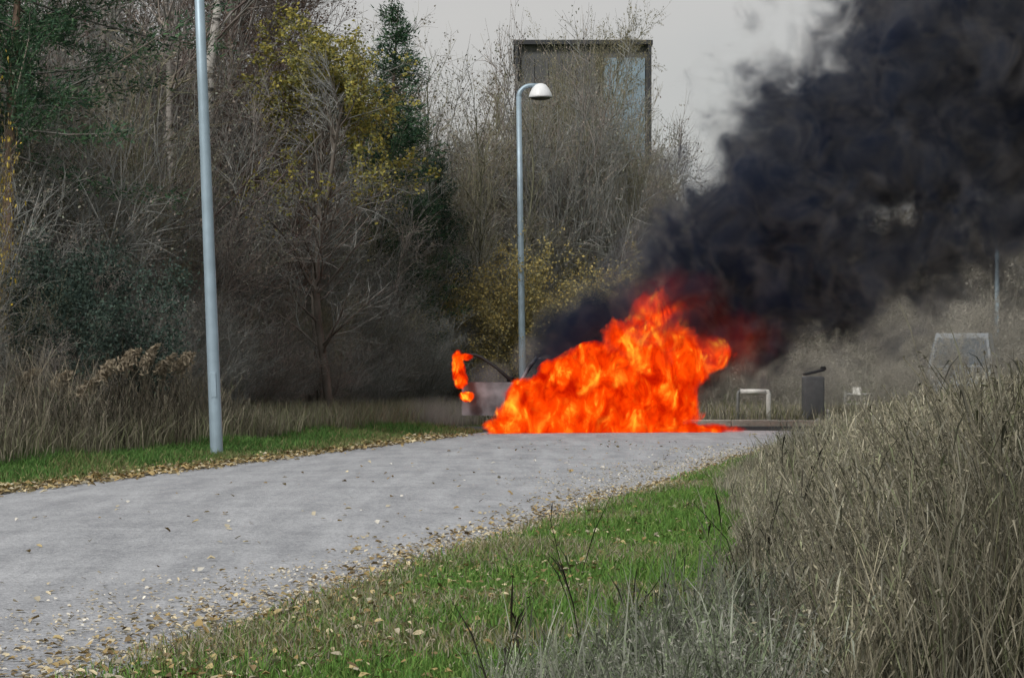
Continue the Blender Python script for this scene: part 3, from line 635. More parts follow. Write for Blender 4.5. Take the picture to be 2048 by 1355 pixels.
# fallen leaves
rg = np.random.default_rng(21)
LEAFC = [(0.42, 0.335, 0.17), (0.34, 0.25, 0.115), (0.50, 0.43, 0.28), (0.28, 0.20, 0.09), (0.40, 0.36, 0.27), (0.19, 0.14, 0.075)]
def litter(x, d, size, lift, name, lab, cols=LEAFC):
    m = len(x); z = ground_z(x, d); on = (x > road_l(d)) & (x < road_r(d)); f = (x - road_l(d)) / (road_r(d) - road_l(d)); z = np.where(on, 0.006 + .05 * (1 - (2 * f - 1) ** 2), z + lift * rg.random(m))
    th = rg.random(m) * 6.283; s = size * (.55 + .8 * rg.random(m)); tilt = rg.normal(size=m) * .25; cu = (0.12 + .35 * rg.random(m)) * s
    ax = np.stack([np.cos(th), np.sin(th), tilt], 1) * s[:, None] * .5; ay = np.stack([-np.sin(th), np.cos(th), rg.normal(size=m) * .25], 1) * (s * .34)[:, None]
    c = np.stack([x, d, z + 0.35 * cu + .004], 1); up = np.stack([0 * x, 0 * x, cu * .5], 1)
    j1 = (0.6 + .5 * rg.random(m))[:, None]; j2 = (0.5 + .6 * rg.random(m))[:, None]; up2 = up * (1.6 * rg.random(m))[:, None]
    V = np.stack([c - ax, c - ax * .45 + ay * j1 + up, c + ax * .35 + ay * j2 + up2, c + ax, c + ax * .3 - ay * j1 + up, c - ax * .5 - ay * j2 + up2], 1).reshape(-1, 3); b = (np.arange(m) * 6)[:, None]
    o = link(name, fast_mesh(name, V, [np.concatenate([b + np.array([t_]) for t_ in ([0, 2, 1], [0, 3, 2], [0, 4, 3], [0, 5, 4])])], [M_LITTER], col=np.repeat(pick(cols, m, rg, .18), 6, axis=0)))
    return tag(o, lab, 'leaves', kind='stuff')
n = 9000; d = 7 + 28 * rg.random(n) ** 1.35; t = rg.normal(size=n); patch = vnoise(d, d * 0, .5, 50)
x = road_r(d) + np.where(t > 0, t * 0.75, t * 0.30 * (0.35 + 1.2 * patch)); x = np.where((d < 14) & (rg.random(n) < .35), road_r(d) + 2.6 * rg.random(n), x)
litter(x, d, 0.042, 0.04, 'fallen_leaves', 'scatter of fallen tan leaves along the road edge by the green verge')
n = 7000; d = 19 + 21 * rg.random(n); x = road_l(d) + rg.normal(size=n) * 0.20 - 0.06
litter(x, d, 0.075, 0.03, 'fallen_leaves', 'band of fallen leaves along the road edge below the near lamp post')
n = 500; d = 6 + 30 * rg.random(n) ** 1.2; u = rg.random(n) ** 2.4; x = road_r(d) - u * 4.5
litter(x, d, 0.05, 0.0, 'fallen_leaves', 'loose pale leaves blown onto the asphalt', LEAFC + [(0.6, 0.58, 0.52)])

n = 9000; d = 7 + 27 * rg.random(n) ** 1.3; pt_ = np.clip(vnoise(d, d * 0, .33, 51) * 1.5 - .15, .1, 1.2); x = road_r(d) - np.abs(rg.normal(size=n)) * 0.75 * pt_
litter(x, d, 0.026, 0.0, 'leaf_crumbs', 'crumbs of broken pale leaves and grit strewn on the asphalt beside the verge', [(0.55, 0.50, 0.40), (0.48, 0.42, 0.30), (0.60, 0.57, 0.50), (0.38, 0.32, 0.22)])

# ------------------------------------------------------------------ lamp posts
M_GALV = mat_plain('galvanised_steel', (0.30, 0.39, 0.46), 0.5, 0.3, 0.10, 5.0, 0.4)
M_SHADE = mat_plain('white_lamp_shade', (0.72, 0.74, 0.76), 0.35, 0, 0.05, 6)
M_DARK = mat_plain('black_rubber', (0.02, 0.02, 0.022), 0.6)
M_GLASSD = mat_plain('lamp_diffuser', (0.10, 0.11, 0.11), 0.2, 0, .05, 4, .5)
def lamp(px, d, lean, rz, label, H=7.95):
    e = empty('street_lamp', (X(px, d), d, 0), rz); e.rotation_euler = (0, lean, rz); tag(e, label, 'street lamp', 'street lamps')
    r0, r1 = 0.088, 0.062
    pts = [(0, 0, -0.3), (0, 0, 0.02), (0, 0, 2.5), (0, 0, 5.0), (0, 0, H - 0.30)]
    MB().tube(pts, [r0, r0, 0.080, 0.070, r1], 16).build('pole', M_GALV, e, True)
    arc = [(0, 0, H - 0.32)] + [(0.30 - 0.30 * math.cos(a), 0, H - 0.30 + 0.27 * math.sin(a)) for a in np.linspace(0.0, math.pi / 2, 8)] + [(0.50, 0, H - 0.035)]
    MB().tube(arc, [r1 * .98] * 4 + [0.052] * (len(arc) - 4), 14).build('arm', M_GALV, e, True)
    MB().lathe([(0.001, H + .015), (0.05, H + .012), (0.13, H - .02), (0.20, H - .10), (0.25, H - .20), (0.28, H - .29), (0.28, H - .33), (0.262, H - .33), (0.262, H - .29)], (0.52, 0, 0), 28).build('lamp_shade', M_SHADE, e, True)
    MB().lathe([(0.258, H - .305), (0.22, H - .36), (0.11, H - .385), (0.001, H - .39)], (0.52, 0, 0), 24).build('diffuser', M_GLASSD, e, True)
    MB().box((0, -0.083, 1.0), (0.075, 0.012, 0.34), bev=0.005).build('hatch', M_GALV, e)
    MB().lathe([(0.105, -0.02), (0.105, 0.05), (0.09, 0.07)], n=18).build('base_collar', M_GALV, e, True)
    return e
lamp(434, 30.5, -R(2.2), 0, 'tall galvanised lamp post with its foot in the green grass strip')
lamp(1046, 53.8, -R(0.75), 0, 'galvanised lamp post with white hood behind the burning car')
lamp(1994, 73.5, 0, 0, 'distant lamp post seen through thin smoke above the dry weeds')

# ------------------------------------------------------------------ block tower behind the trees
M_CONC = mat_plain('grey_cladding', (0.085, 0.087, 0.09), 0.85, var=0.12, scale=0.6)
M_TRIM = mat_plain('dark_trim', (0.035, 0.037, 0.042), 0.6)
M_PANEL = mat_plain('blue_grey_glazing', (0.19, 0.26, 0.32), 0.5, 0, 0.2, 0.5, 0.5)
M_ROOFT = mat_plain('roof_white', (0.6, 0.6, 0.6), 0.7)
M_STEEL2 = mat_plain('mast_grey', (.35, .36, .37), .6)
D = 165.0; b = empty('block_tower', (X(1166, D), D, 0)); tag(b, 'grey block tower with dark edges and blue-grey panels behind the trees', 'building')
W = (1303 - 1027) / FPX * D; H = Z(88, D)
MB().box((0, 6, H / 2), (W - .3, 11.5, H)).build('wall', M_CONC, b)
for sx in (-1, 1): MB().box((sx * (W / 2 - .18), 0.1, H / 2), (0.26, 0.7, H)).build('corner_trim', M_TRIM, b)
MB().box((0, 6, H + 0.1), (W + .1, 12.6, 0.32)).build('roof_edge', M_TRIM, b)
pw = (W - 1.0) / 9
for r_ in range(5):
    for q in range(6, 9):
        MB().box((-W / 2 + .5 + pw * (q + .5), 0.17, H - 1.0 - 3.4 * (r_ + .5)), (pw - .02, 0.14, 3.38)).build('panel', M_PANEL, b)
for q in range(6):
    for r_ in range(6): MB().box((-W / 2 + .5 + pw * (q + .5), 0.21, H - 1.0 - 3.4 * (r_ + .5)), (pw - .05, 0.09, 3.35)).build('cladding_panel', M_CONC, b)
MB().tube([(W / 2 - .6, 3, H), (W / 2 - .6, 3, H + 1.7)], 0.035, 8).build('antenna', M_STEEL2, b)
v = MB().tube([(W / 2 - 1.7, 3, H), (W / 2 - 1.7, 3, H + 0.9)], 0.13, 10).build('vent_pipe', M_TRIM, b)
MB().box((W / 2 - 2.0, 4, H + .55), (3.2, 2, .5)).build('roof_unit', M_ROOFT, b)

# ------------------------------------------------------------------ roadside things by the crossing
M_WHITE = mat_plain('white_paint', (0.85, 0.84, 0.80), 0.5, 0, .08, 12)
M_STEEL = mat_plain('dull_steel', (0.27, 0.275, 0.27), 0.55, .3)
M_BINB = mat_plain('dark_grey_plastic', (0.15, 0.155, 0.165), 0.55)
def hoop(px0, px1, pt, d, lab):
    x0, x1, H = X(px0, d), X(px1, d), Z(pt, d); w_ = x1 - x0; e = empty('pipe_barrier', (x0, d, 0)); tag(e, lab, 'barrier')
    MB().tube([(0.05, 0, H - .05), (w_ - .05, 0, H - .05)], .055, 12).build('rail', M_WHITE, e, True)
    MB().tube([(0, 0, -.2), (0, 0, H - .09), (0.02, 0, H - .05), (0.06, 0, H - .035)], .034, 12).build('post', M_STEEL, e, True)
    MB().tube([(w_, 0, -.2), (w_, 0, H - .09), (w_ - .02, 0, H - .05), (w_ - .06, 0, H - .05)], .05, 12).build('post', M_WHITE, e, True)
hoop(1476, 1537, 778, 47.6, 'white painted pipe barrier standing beside the flames')
# dark cabinet with open black lid
d = 48.2; e = empty('litter_bin', (X(1626, d), d, 0)); tag(e, 'dark grey litter bin with tilted black lid behind the kerb', 'litter bin')
H = Z(752, d)
MB().box((0, 0, H / 2 + .03), (0.44, 0.44, H - .06), bev=.03).build('body', M_BINB, e)
lid = MB().box((0, 0, 0), (0.44, 0.44, 0.05), bev=.015).build('lid', M_DARK, e); lid.location = (0.02, 0, H + .09); lid.rotation_euler = (0, -R(14), 0)
MB().box((0.22, 0, H + .17), (.08, .4, .09), bev=.02).build('lid_handle', M_DARK, e)
MB().box((0, 0, .02), (.44, .42, .06)).build('foot', M_DARK, e)
for px, pt, d, wd, lab in [(1636, 836, 46.9, .10, 'short white bollard beside the litter bin, the lower of two'), (1655, 818, 47.2, .10, 'white bollard beside the litter bin, the taller of two')]:
    e = empty('bollard', (X(px, d), d, 0)); H = Z(pt, d); tag(e, lab, 'bollard')
    MB().lathe([(wd / 2 * 1.05, -.1), (wd / 2, H * .5), (wd / 2, H - .03), (wd / 2 * .75, H - .005), (.001, H)], n=16).build('post', M_WHITE, e, True)
    MB().lathe([(wd / 2 + .003, H - .10), (wd / 2 + .003, H - .06)], n=16).build('band', M_STEEL, e, True)
# low metal railing
d = 57; e = empty('metal_railing', (X(1690, d), d, 0)); tag(e, 'low dull steel railing among grey scrub beyond the kerb', 'railing')
for q in range(5):
    MB().box((q * 1.0, 0, .28), (.07, .07, .62), bev=.01).build('post', M_STEEL, e)
    if q < 4:
        MB().tube([(q * 1.0 + .035, 0, .5), (q * 1.0 + .965, 0, .5)], .035, 8).build('rail', M_STEEL, e, True)
        MB().tube([(q * 1.0 + .035, 0, .25), (q * 1.0 + .965, 0, .25)], .03, 8).build('rail', M_STEEL, e, True)
MB().box((.3, -.03, .58), (.22, .03, .2), bev=.01).build('reflector_plate', M_WHITE, e)

# wheels, shared by the vehicles
M_TYRE = mat_plain('tyre', (0.018, 0.018, 0.018), 0.85); M_RIM = mat_plain('scorched_rim', (0.16, 0.15, 0.14), 0.5, .6)
def wheel(parent, loc, r=.31, wdt=.2):
    t = MB().lathe([(r * .62, -wdt / 2), (r * .93, -wdt / 2), (r, -wdt * .32), (r, wdt * .32), (r * .93, wdt / 2), (r * .62, wdt / 2), (r * .62, -wdt / 2)], n=28, axis='Y').build('wheel', M_TYRE, parent, True, loc)
    m = MB().lathe([(r * .62, -wdt * .4), (r * .55, -wdt * .4), (r * .2, -wdt * .3), (.001, -wdt * .3)], n=20, axis='Y')
    m.lathe([(r * .62, wdt * .4), (r * .55, wdt * .4), (r * .2, wdt * .3), (.001, wdt * .3)], n=20, axis='Y')
    for k in range(5):
        a = k * 2 * math.pi / 5
        for s in (-1, 1): m.tube([(math.cos(a) * r * .12, s * wdt * .40, math.sin(a) * r * .12), (math.cos(a) * r * .58, s * wdt * .43, math.sin(a) * r * .58)], [.028, .02], 6)
    m.build('rim', M_RIM, t, True); return t

def body_loft(L, xs_, wfun, ztop, zbot, wheels, arch, name, mat, parent):
    rows_ = []
    for x in xs_:
        w_, zt, zb = wfun(x), ztop(x), zbot(x); zs = zb
        for wx_, wz in wheels:
            dx = abs(x - wx_)
            if dx < arch: zs = max(zs, wz + math.sqrt(arch * arch - dx * dx))
        hh = zt - zs
        rows_.append([(x, 0, zb), (x, w_ * .62, zb), (x, w_ * .80, max(zb, min(zs, zt - .1))), (x, w_ * .97, zs), (x, w_, zs + hh * .35), (x, w_ * .99, zs + hh * .62), (x, w_ * .955, zt - .05), (x, w_ * .88, zt), (x, w_ * .5, zt + .03), (x, 0, zt + .04)])
    m = MB(); n = len(rows_[0])
    for s in (1, -1):
        b0 = len(m.v); vs = [(a, s * b_, c) for r_ in rows_ for a, b_, c in r_]; fs = [(k * n + q, k * n + q + 1, (k + 1) * n + q + 1, (k + 1) * n + q) for k in range(len(rows_) - 1) for q in range(n - 1)]
        fs += [tuple(range(n)), tuple(range((len(rows_) - 1) * n, len(rows_) * n))]
        m.add(vs, fs)
    return m.build(name, mat, parent, True)
def lerp_tab(tab):
    xs_ = [a for a, _ in tab]; ys_ = [b_ for _, b_ in tab]
    return lambda x: float(np.interp(x, xs_, ys_))

# ------------------------------------------------------------------ the burning car
def car_paint():
    m, t, b_ = new_mat('scorched_silver_paint'); tc = N(t, 'ShaderNodeTexCoord')
    nz = N(t, 'ShaderNodeTexNoise', Scale=2.2, Detail=6.0, Roughness=0.65); t.links.new(tc.outputs['Object'], nz.inputs['Vector'])
    r = N(t, 'ShaderNodeValToRGB'); r.color_ramp.elements[0].position = .42; r.color_ramp.elements[0].color = (.035, .028, .028, 1); r.color_ramp.elements[1].position = .62; r.color_ramp.elements[1].color = (.25, .235, .26, 1)
    t.links.new(nz.outputs['Fac'], r.inputs[0]); t.links.new(r.outputs[0], b_.inputs['Base Color']); b_.inputs['Roughness'].default_value = .5; b_.inputs['Metallic'].default_value = .2
    return m
M_PAINT = car_paint(); M_SOOT = mat_plain('sooted_glass', (.02, .018, .018), .25, 0, .3, 4, .5); M_BLK = mat_plain('burnt_trim_and_doorway_dark', (.022, .02, .02), .7)
M_LENS = mat_plain('sooted_headlight', (.10, .09, .085), .2, 0, .3, 9, .6)
C0 = Vector((1.08, 43.0, 0.003)); CH = math.atan2(-0.973, -0.228)
car = empty('burning_car', C0, CH); tag(car, 'silver hatchback engulfed in flames with its passenger door swung open', 'car')
wf = lerp_tab([(-2.08, .70), (-1.95, .80), (-1.5, .87), (1.2, .875), (1.75, .83), (2.0, .74), (2.08, .60)])
zt = lerp_tab([(-2.08, .80), (-2.0, .92), (-1.6, .97), (.7, .95), (.95, .93), (1.5, .85), (1.85, .76), (2.0, .68), (2.08, .55)])
zb = lerp_tab([(-2.08, .38), (-1.9, .26), (-1.5, .2), (1.6, .2), (1.95, .22), (2.08, .30)])
xs_ = sorted(set(list(np.linspace(-2.08, 2.08, 60)) + [-2.04, 2.04, 1.95, 2.0]))
body_loft(4.2, xs_, wf, zt, zb, [(1.30, .31), (-1.28, .31)], .37, 'body', M_PAINT, car)
for wx_ in (1.30, -1.28):
    for s in (-1, 1): wheel(car, (wx_, s * .76, .31))
# roof, pillars, windows
def quad(name, pts, mat, parent, th=0.012):
    p = [Vector(q) for q in pts]; nrm = (p[1] - p[0]).cross(p[2] - p[0]).normalized() * th
    return MB().add(p + [q - nrm for q in p], [(0, 1, 2, 3), (7, 6, 5, 4), (0, 4, 5, 1), (1, 5, 6, 2), (2, 6, 7, 3), (3, 7, 4, 0)]).build(name, mat, parent)
rf = MB(); rx = [0.12, -.1, -.5, -.9, -1.25, -1.5]; rz_ = [1.40, 1.44, 1.47, 1.46, 1.43, 1.38]; vs = []
for a, b_ in zip(rx, rz_):
    for yy, dz in ((-.62, -.05), (-.54, -.01), (-.3, .015), (0, .025), (.3, .015), (.54, -.01), (.62, -.05)): vs.append((a, yy, b_ + dz))
for a, b_ in zip(rx, rz_):
    for yy, dz in ((-.6, -.08), (-.54, -.045), (-.3, -.025), (0, -.015), (.3, -.025), (.54, -.045), (.6, -.08)): vs.append((a, yy, b_ + dz))
fs = []
for o_ in (0, 42):
    for k in range(5):
        for q in range(6): fs.append((o_ + k * 7 + q, o_ + k * 7 + q + 1, o_ + k * 7 + q + 8, o_ + k * 7 + q + 7))
for q in range(6): fs += [(q, q + 1, q + 43, q + 42), (35 + q, 36 + q, 78 + q, 77 + q)]
for k in range(5): fs += [(k * 7, k * 7 + 7, k * 7 + 49, k * 7 + 42), (k * 7 + 6, k * 7 + 13, k * 7 + 55, k * 7 + 48)]
rf.add(vs, fs).build('roof', M_PAINT, car, True)
for s in (-1, 1):
    MB().tube([(.86, s * .74, .93), (.5, s * .69, 1.18), (.10, s * .61, 1.385)], [.045, .035, .035], 8).build('pillar', M_PAINT, car, True)
    MB().tube([(-.38, s * .78, .95), (-.42, s * .62, 1.43)], [.05, .04], 8).build('pillar', M_BLK, car, True)
    MB().tube([(-1.92, s * .72, .95), (-1.48, s * .60, 1.36)], [.08, .06], 8).build('pillar', M_PAINT, car, True)
    quad('side_window', [(.74, s * .765, .96), (-.34, s * .79, .97), (-.36, s * .635, 1.40), (.12, s * .635, 1.36)], M_SOOT, car)
    quad('side_window', [(-.44, s * .79, .97), (-1.75, s * .76, .98), (-1.40, s * .625, 1.35), (-.46, s * .635, 1.40)], M_SOOT, car)
quad('windscreen', [(.90, -.70, .95), (.90, .70, .95), (.14, .57, 1.37), (.14, -.57, 1.37)], M_SOOT, car)
quad('rear_window', [(-1.94, -.66, .97), (-1.94, .66, .97), (-1.52, .55, 1.36), (-1.52, -.55, 1.36)], M_SOOT, car)
quad('hood_panel', [(.97, -.66, .975), (.97, .66, .975), (1.80, .60, .815), (1.80, -.60, .815)], M_PAINT, car)
for s in (-1, 1):
    h_ = MB().add([(1.80, s * .80, .70), (2.02, s * .60, .64), (2.06, s * .44, .60), (2.06, s * .46, .52), (2.03, s * .66, .53), (1.84, s * .82, .57), (1.7, s * .70, .70), (1.9, s * .5, .64), (1.94, s * .4, .6), (1.94, s * .42, .5), (1.9, s * .6, .5), (1.74, s * .74, .56)],
                  [(0, 1, 2, 3, 4, 5), (6, 11, 10, 9, 8, 7)] + [(k, (k + 1) % 6, 6 + (k + 1) % 6, 6 + k) for k in range(6)]).build('headlight', M_LENS, car)
MB().box((2.06, 0, .58), (.06, .72, .09), bev=.015).build('grille', M_BLK, car)
MB().box((2.07, 0, .36), (.07, 1.0, .12), bev=.02).build('bumper_vent', M_BLK, car)
MB().box((2.105, 0, .46), (.015, .5, .11), bev=.004).build('number_plate', mat_plain('sooted_plate', (.3, .28, .25), .6), car)
MB().box((1.0, .94, .99), (.12, .2, .13), bev=.03).build('mirror', M_BLK, car)
MB().box((0.2, -.868, .62), (1.05, .012, .58)).build('dark_doorway_panel', M_BLK, car)  # black panel on the body side, standing in for the dark doorway hole
# open passenger door
dr = empty('door', (.78, -.86, 0)); dr.parent = car; dr.rotation_euler = (0, 0, R(180 + 84)); dr['label'] = 'open passenger door with burning window frame'
m = MB(); nn = 9
for yy, in ((-.03,), (.03,)):
    pass
prof = [(.30, -.025), (.34, -.045), (.55, -.055), (.78, -.05), (.93, -.03)]
vs = [(u, b_, z) for u in (0.02, .35, .7, 1.06) for z, b_ in prof] + [(u, .05, z) for u in (0.02, .35, .7, 1.06) for z, b_ in prof]
fs = []
for o_ in (0, 20):
    for k in range(3):
        for q in range(4): fs.append((o_ + k * 5 + q, o_ + k * 5 + q + 1, o_ + k * 5 + q + 6, o_ + k * 5 + q + 5))
for q in range(4): fs += [(q, q + 1, q + 21, q + 20), (15 + q, 16 + q, 36 + q, 35 + q)]
for k in range(3): fs += [(k * 5, k * 5 + 5, k * 5 + 25, k * 5 + 20), (k * 5 + 4, k * 5 + 9, k * 5 + 29, k * 5 + 24)]
dp = m.add(vs, fs).build('door_panel', mat_plain('smoked_silver_door', (.22, .205, .22), .5, .1, .5, 3.5), dr)
MB().tube([(.04, .01, .92), (.36, .03, 1.2), (.66, .05, 1.40), (.80, .06, 1.45), (1.0, .06, 1.44), (1.06, .05, 1.36), (1.08, .03, 1.15), (1.05, .01, .92)], .032, 8).build('window_frame', M_BLK, dr, True)
MB().box((.93, -.07, .80), (.18, .03, .04), bev=.01).build('door_handle', M_BLK, dr)
MB().box((.14, -.12, .98), (.10, .2, .13), bev=.03).build('mirror', M_BLK, dr)

# ------------------------------------------------------------------ silver van far behind the weeds
M_VAN = mat_plain('silver_white_paint', (.20, .225, .25), .4, .1, .06, 2, .5); M_GLS = mat_plain('van_glass', (.05, .07, .09), .08, 0, .2, 2, .6)
d = 61; van = empty('parked_van', (X(1925, d), d, 0), -R(90 + 14)); tag(van, 'pale silver van parked far off, only its top showing above the dry weeds', 'van')
wf = lerp_tab([(-2.3, .88), (1.6, .90), (2.1, .82), (2.3, .7)]); ztv = lerp_tab([(-2.3, 1.15), (1.1, 1.15), (1.9, 1.02), (2.3, .8)]); zbv = lerp_tab([(-2.3, .35), (2.3, .3)])
body_loft(4.6, list(np.linspace(-2.3, 2.3, 46)), wf, ztv, zbv, [(1.5, .33), (-1.4, .33)], .40, 'body', M_VAN, van)
for wx_ in (1.5, -1.4):
    for s in (-1, 1): wheel(van, (wx_, s * .79, .33), .33)
m = MB(); vs = []
for x_, z_, ww in ((1.25, 1.17, .84), (.55, 1.98, .70), (.2, 2.10, .70), (-1.9, 2.12, .72), (-2.2, 2.05, .72), (-2.28, 1.17, .86)): vs += [(x_, -ww, z_), (x_, ww, z_)]
m.add(vs, [(0, 1, 3, 2), (2, 3, 5, 4), (4, 5, 7, 6), (6, 7, 9, 8), (8, 9, 11, 10), (0, 2, 4, 6, 8, 10), (1, 11, 9, 7, 5, 3), (0, 10, 11, 1)]).build('cabin', M_VAN, van)
quad('windscreen', [(1.20, -.74, 1.25), (1.20, .74, 1.25), (.60, .64, 1.94), (.60, -.64, 1.94)], M_GLS, van, -.02)
for s in (-1, 1):
    quad('side_window', [(.95, s * .835, 1.25), (.0, s * .845, 1.25), (.0, s * .735, 1.9), (.5, s * .735, 1.88)], M_GLS, van, .02)
    MB().box((2.12, s * .6, .86), (.2, .3, .16), bev=.04).build('headlight', M_WHITE, van)
    MB().box((.95, s * 1.0, 1.3), (.1, .2, .26), bev=.03).build('mirror', M_BLK, van)

# ------------------------------------------------------------------ fire and smoke
def blob_mesh(name, ells, grow_, voxel, mat, origin):
    """closed lumpy hull round a set of ellipsoids (centre, radii), relative to origin"""
    bm = bmesh.new()
    for c, r in ells:
        bmesh.ops.create_icosphere(bm, subdivisions=3, radius=1.0, matrix=Matrix.Translation(Vector(c)) @ Matrix.Diagonal(Vector([a * grow_ for a in r] + [1])))
    me = bpy.data.meshes.new(name); bm.to_mesh(me); bm.free(); me.materials.append(mat)
    o = link(name, me, None, origin); md = o.modifiers.new('hull', 'REMESH'); md.mode = 'VOXEL'; md.voxel_size = voxel
    dg = bpy.context.evaluated_depsgraph_get(); ev = o.evaluated_get(dg); m2 = bpy.data.meshes.new_from_object(ev)
    o.modifiers.clear(); o.data = m2; m2.name = name
    return o

def vol_mat(name):
    m = bpy.data.materials.new(name); m.use_nodes = True; t = m.node_tree; t.nodes.clear(); o = t.nodes.new('ShaderNodeOutputMaterial')
    return m, t, o
def mnode(t, op, a=None, b=None, c=None, clamp=False):
    n = t.nodes.new('ShaderNodeMath'); n.operation = op; n.use_clamp = clamp
    for k, v in enumerate((a, b, c)):
        if v is None: continue
        if isinstance(v, (int, float)): n.inputs[k].default_value = v
        else: t.links.new(v, n.inputs[k])
    return n.outputs[0]
def ell_field(t, vec, ells):
    """max over ellipsoids of 1 - |(p-c)/r| : 1 in a centre, 0 on the hull"""
    best = None
    for c, r in ells:
        s = N(t, 'ShaderNodeVectorMath', operation='SUBTRACT'); t.links.new(vec, s.inputs[0]); s.inputs[1].default_value = c
        k = N(t, 'ShaderNodeVectorMath', operation='DIVIDE'); t.links.new(s.outputs[0], k.inputs[0]); k.inputs[1].default_value = r
        l = N(t, 'ShaderNodeVectorMath', operation='LENGTH'); t.links.new(k.outputs[0], l.inputs[0])
        best = l.outputs['Value'] if best is None else mnode(t, 'SMOOTH_MIN', best, l.outputs['Value'], 0.25)
    return mnode(t, 'SUBTRACT', 1.0, best)

def ellp(px, py, rx, ry, d, rd, o):
    return ((X(px, d) - o[0], d - o[1], Z(py, d) - o[2]), (rx / FPX * d, rd, ry / FPX * d))
FO = (2.0, 41.8, 0.0)
fire_e = [ellp(*a, FO) for a in [(1085, 828, 82, 48, 41.0, .9), (1190, 815, 125, 60, 41.2, 1.2), (1290, 805, 105, 66, 41.8, 1.5), (1205, 762, 100, 50, 41.7, 1.1), (1315, 728, 98, 80, 42.2, 1.3),
                                (1318, 650, 52, 70, 42.4, .8), (1388, 712, 74, 40, 42.5, .8), (1078, 788, 66, 36, 41.3, .9), (1240, 860, 215, 18, 40.9, .8), (1012, 854, 46, 18, 40.9, .6), (1265, 690, 62, 52, 42.2, .9), (1140, 752, 62, 38, 41.5, .9), (1195, 728, 66, 40, 41.8, .9),
                                (1455, 690, 135, 85, 41.6, .9), (1350, 600, 130, 80, 41.6, .9)]]  # last two lobes only carry the added red firelight glow
def fire_mat(name, ells, ncore, scale=2.2, strength=9.0):
    m, t, o = vol_mat(name); tc = N(t, 'ShaderNodeTexCoord'); vec = tc.outputs['Object']
    wp = N(t, 'ShaderNodeMapping'); wp.inputs['Rotation'].default_value = (0, R(-50), 0); wp.inputs['Scale'].default_value = (1.0, .8, .6)
    t.links.new(vec, wp.inputs[0])
    n1 = N(t, 'ShaderNodeTexNoise', Scale=scale, Detail=5.0, Roughness=0.68, Distortion=0.6); t.links.new(wp.outputs[0], n1.inputs['Vector'])
    n2 = N(t, 'ShaderNodeTexNoise', Scale=scale * 1.5, Detail=4.0, Roughness=0.66, Distortion=0.9); t.links.new(wp.outputs[0], n2.inputs['Vector'])
    F = ell_field(t, vec, ells[:ncore])
    a = mnode(t, 'MULTIPLY_ADD', n1.outputs['Fac'], 2.0, -0.96); Fa = mnode(t, 'ADD', F, a)
    core = mnode(t, 'MULTIPLY', Fa, 3.6, clamp=True)
    # temperature: hot cores yellow, thin edges red
    T = mnode(t, 'ADD', mnode(t, 'MULTIPLY', core, 0.30), mnode(t, 'MULTIPLY_ADD', n2.outputs['Fac'], 3.5, -1.60))
    r = N(t, 'ShaderNodeValToRGB'); e = r.color_ramp.elements
    e[0].position = 0.08; e[0].color = (.45, .006, .0003, 1); e[1].position = 1.0; e[1].color = (1.8, .78, .05, 1)
    x = e.new(.34); x.color = (1.0, .042, .0008, 1); x = e.new(.68); x.color = (1.15, .115, .002, 1)
    t.links.new(T, r.inputs[0])
    em = N(t, 'ShaderNodeEmission'); t.links.new(r.outputs[0], em.inputs[0])
    ab = N(t, 'ShaderNodeVolumeAbsorption'); ab.inputs['Color'].default_value = (0, 0, 0, 1); add = N(t, 'ShaderNodeAddShader')
    dens = mnode(t, 'MULTIPLY', core, strength); edens = dens
    if ncore < len(ells):
        G = ell_field(t, vec, ells[ncore:]); g = mnode(t, 'MULTIPLY', mnode(t, 'ADD', G, mnode(t, 'MULTIPLY_ADD', n1.outputs['Fac'], 1.8, -1.05)), 1.6, clamp=True)
        edens = mnode(t, 'MULTIPLY_ADD', g, 0.11, dens)  # faint red emission added in place of firelight scattered by the smoke
    t.links.new(edens, em.inputs[1]); t.links.new(dens, ab.inputs[1])
    t.links.new(em.outputs[0], add.inputs[0]); t.links.new(ab.outputs[0], add.inputs[1]); t.links.new(add.outputs[0], o.inputs['Volume'])
    m.cycles.volume_step_rate = 0.12 if hasattr(m.cycles, 'volume_step_rate') else 1
    return m
fire = blob_mesh('fire', fire_e, 1.22, 0.09, fire_mat('flame', fire_e, 13), FO)
tag(fire, 'huge orange and yellow flames blowing sideways off the burning car', 'fire')
DO = (-1.0, 42.4, 0.0)
df_e = [ellp(*a, DO) for a in [(917, 735, 14, 30, 42.35, .10), (932, 714, 14, 8, 42.35, .09), (922, 760, 13, 18, 42.35, .09), (933, 792, 14, 10, 42.33, .10)]]
df = blob_mesh('fire', df_e, 1.35, 0.025, fire_mat('door_flame', df_e, 4, 5.0, 40.0), DO); tag(df, 'small separate flame climbing the open door window frame', 'fire')

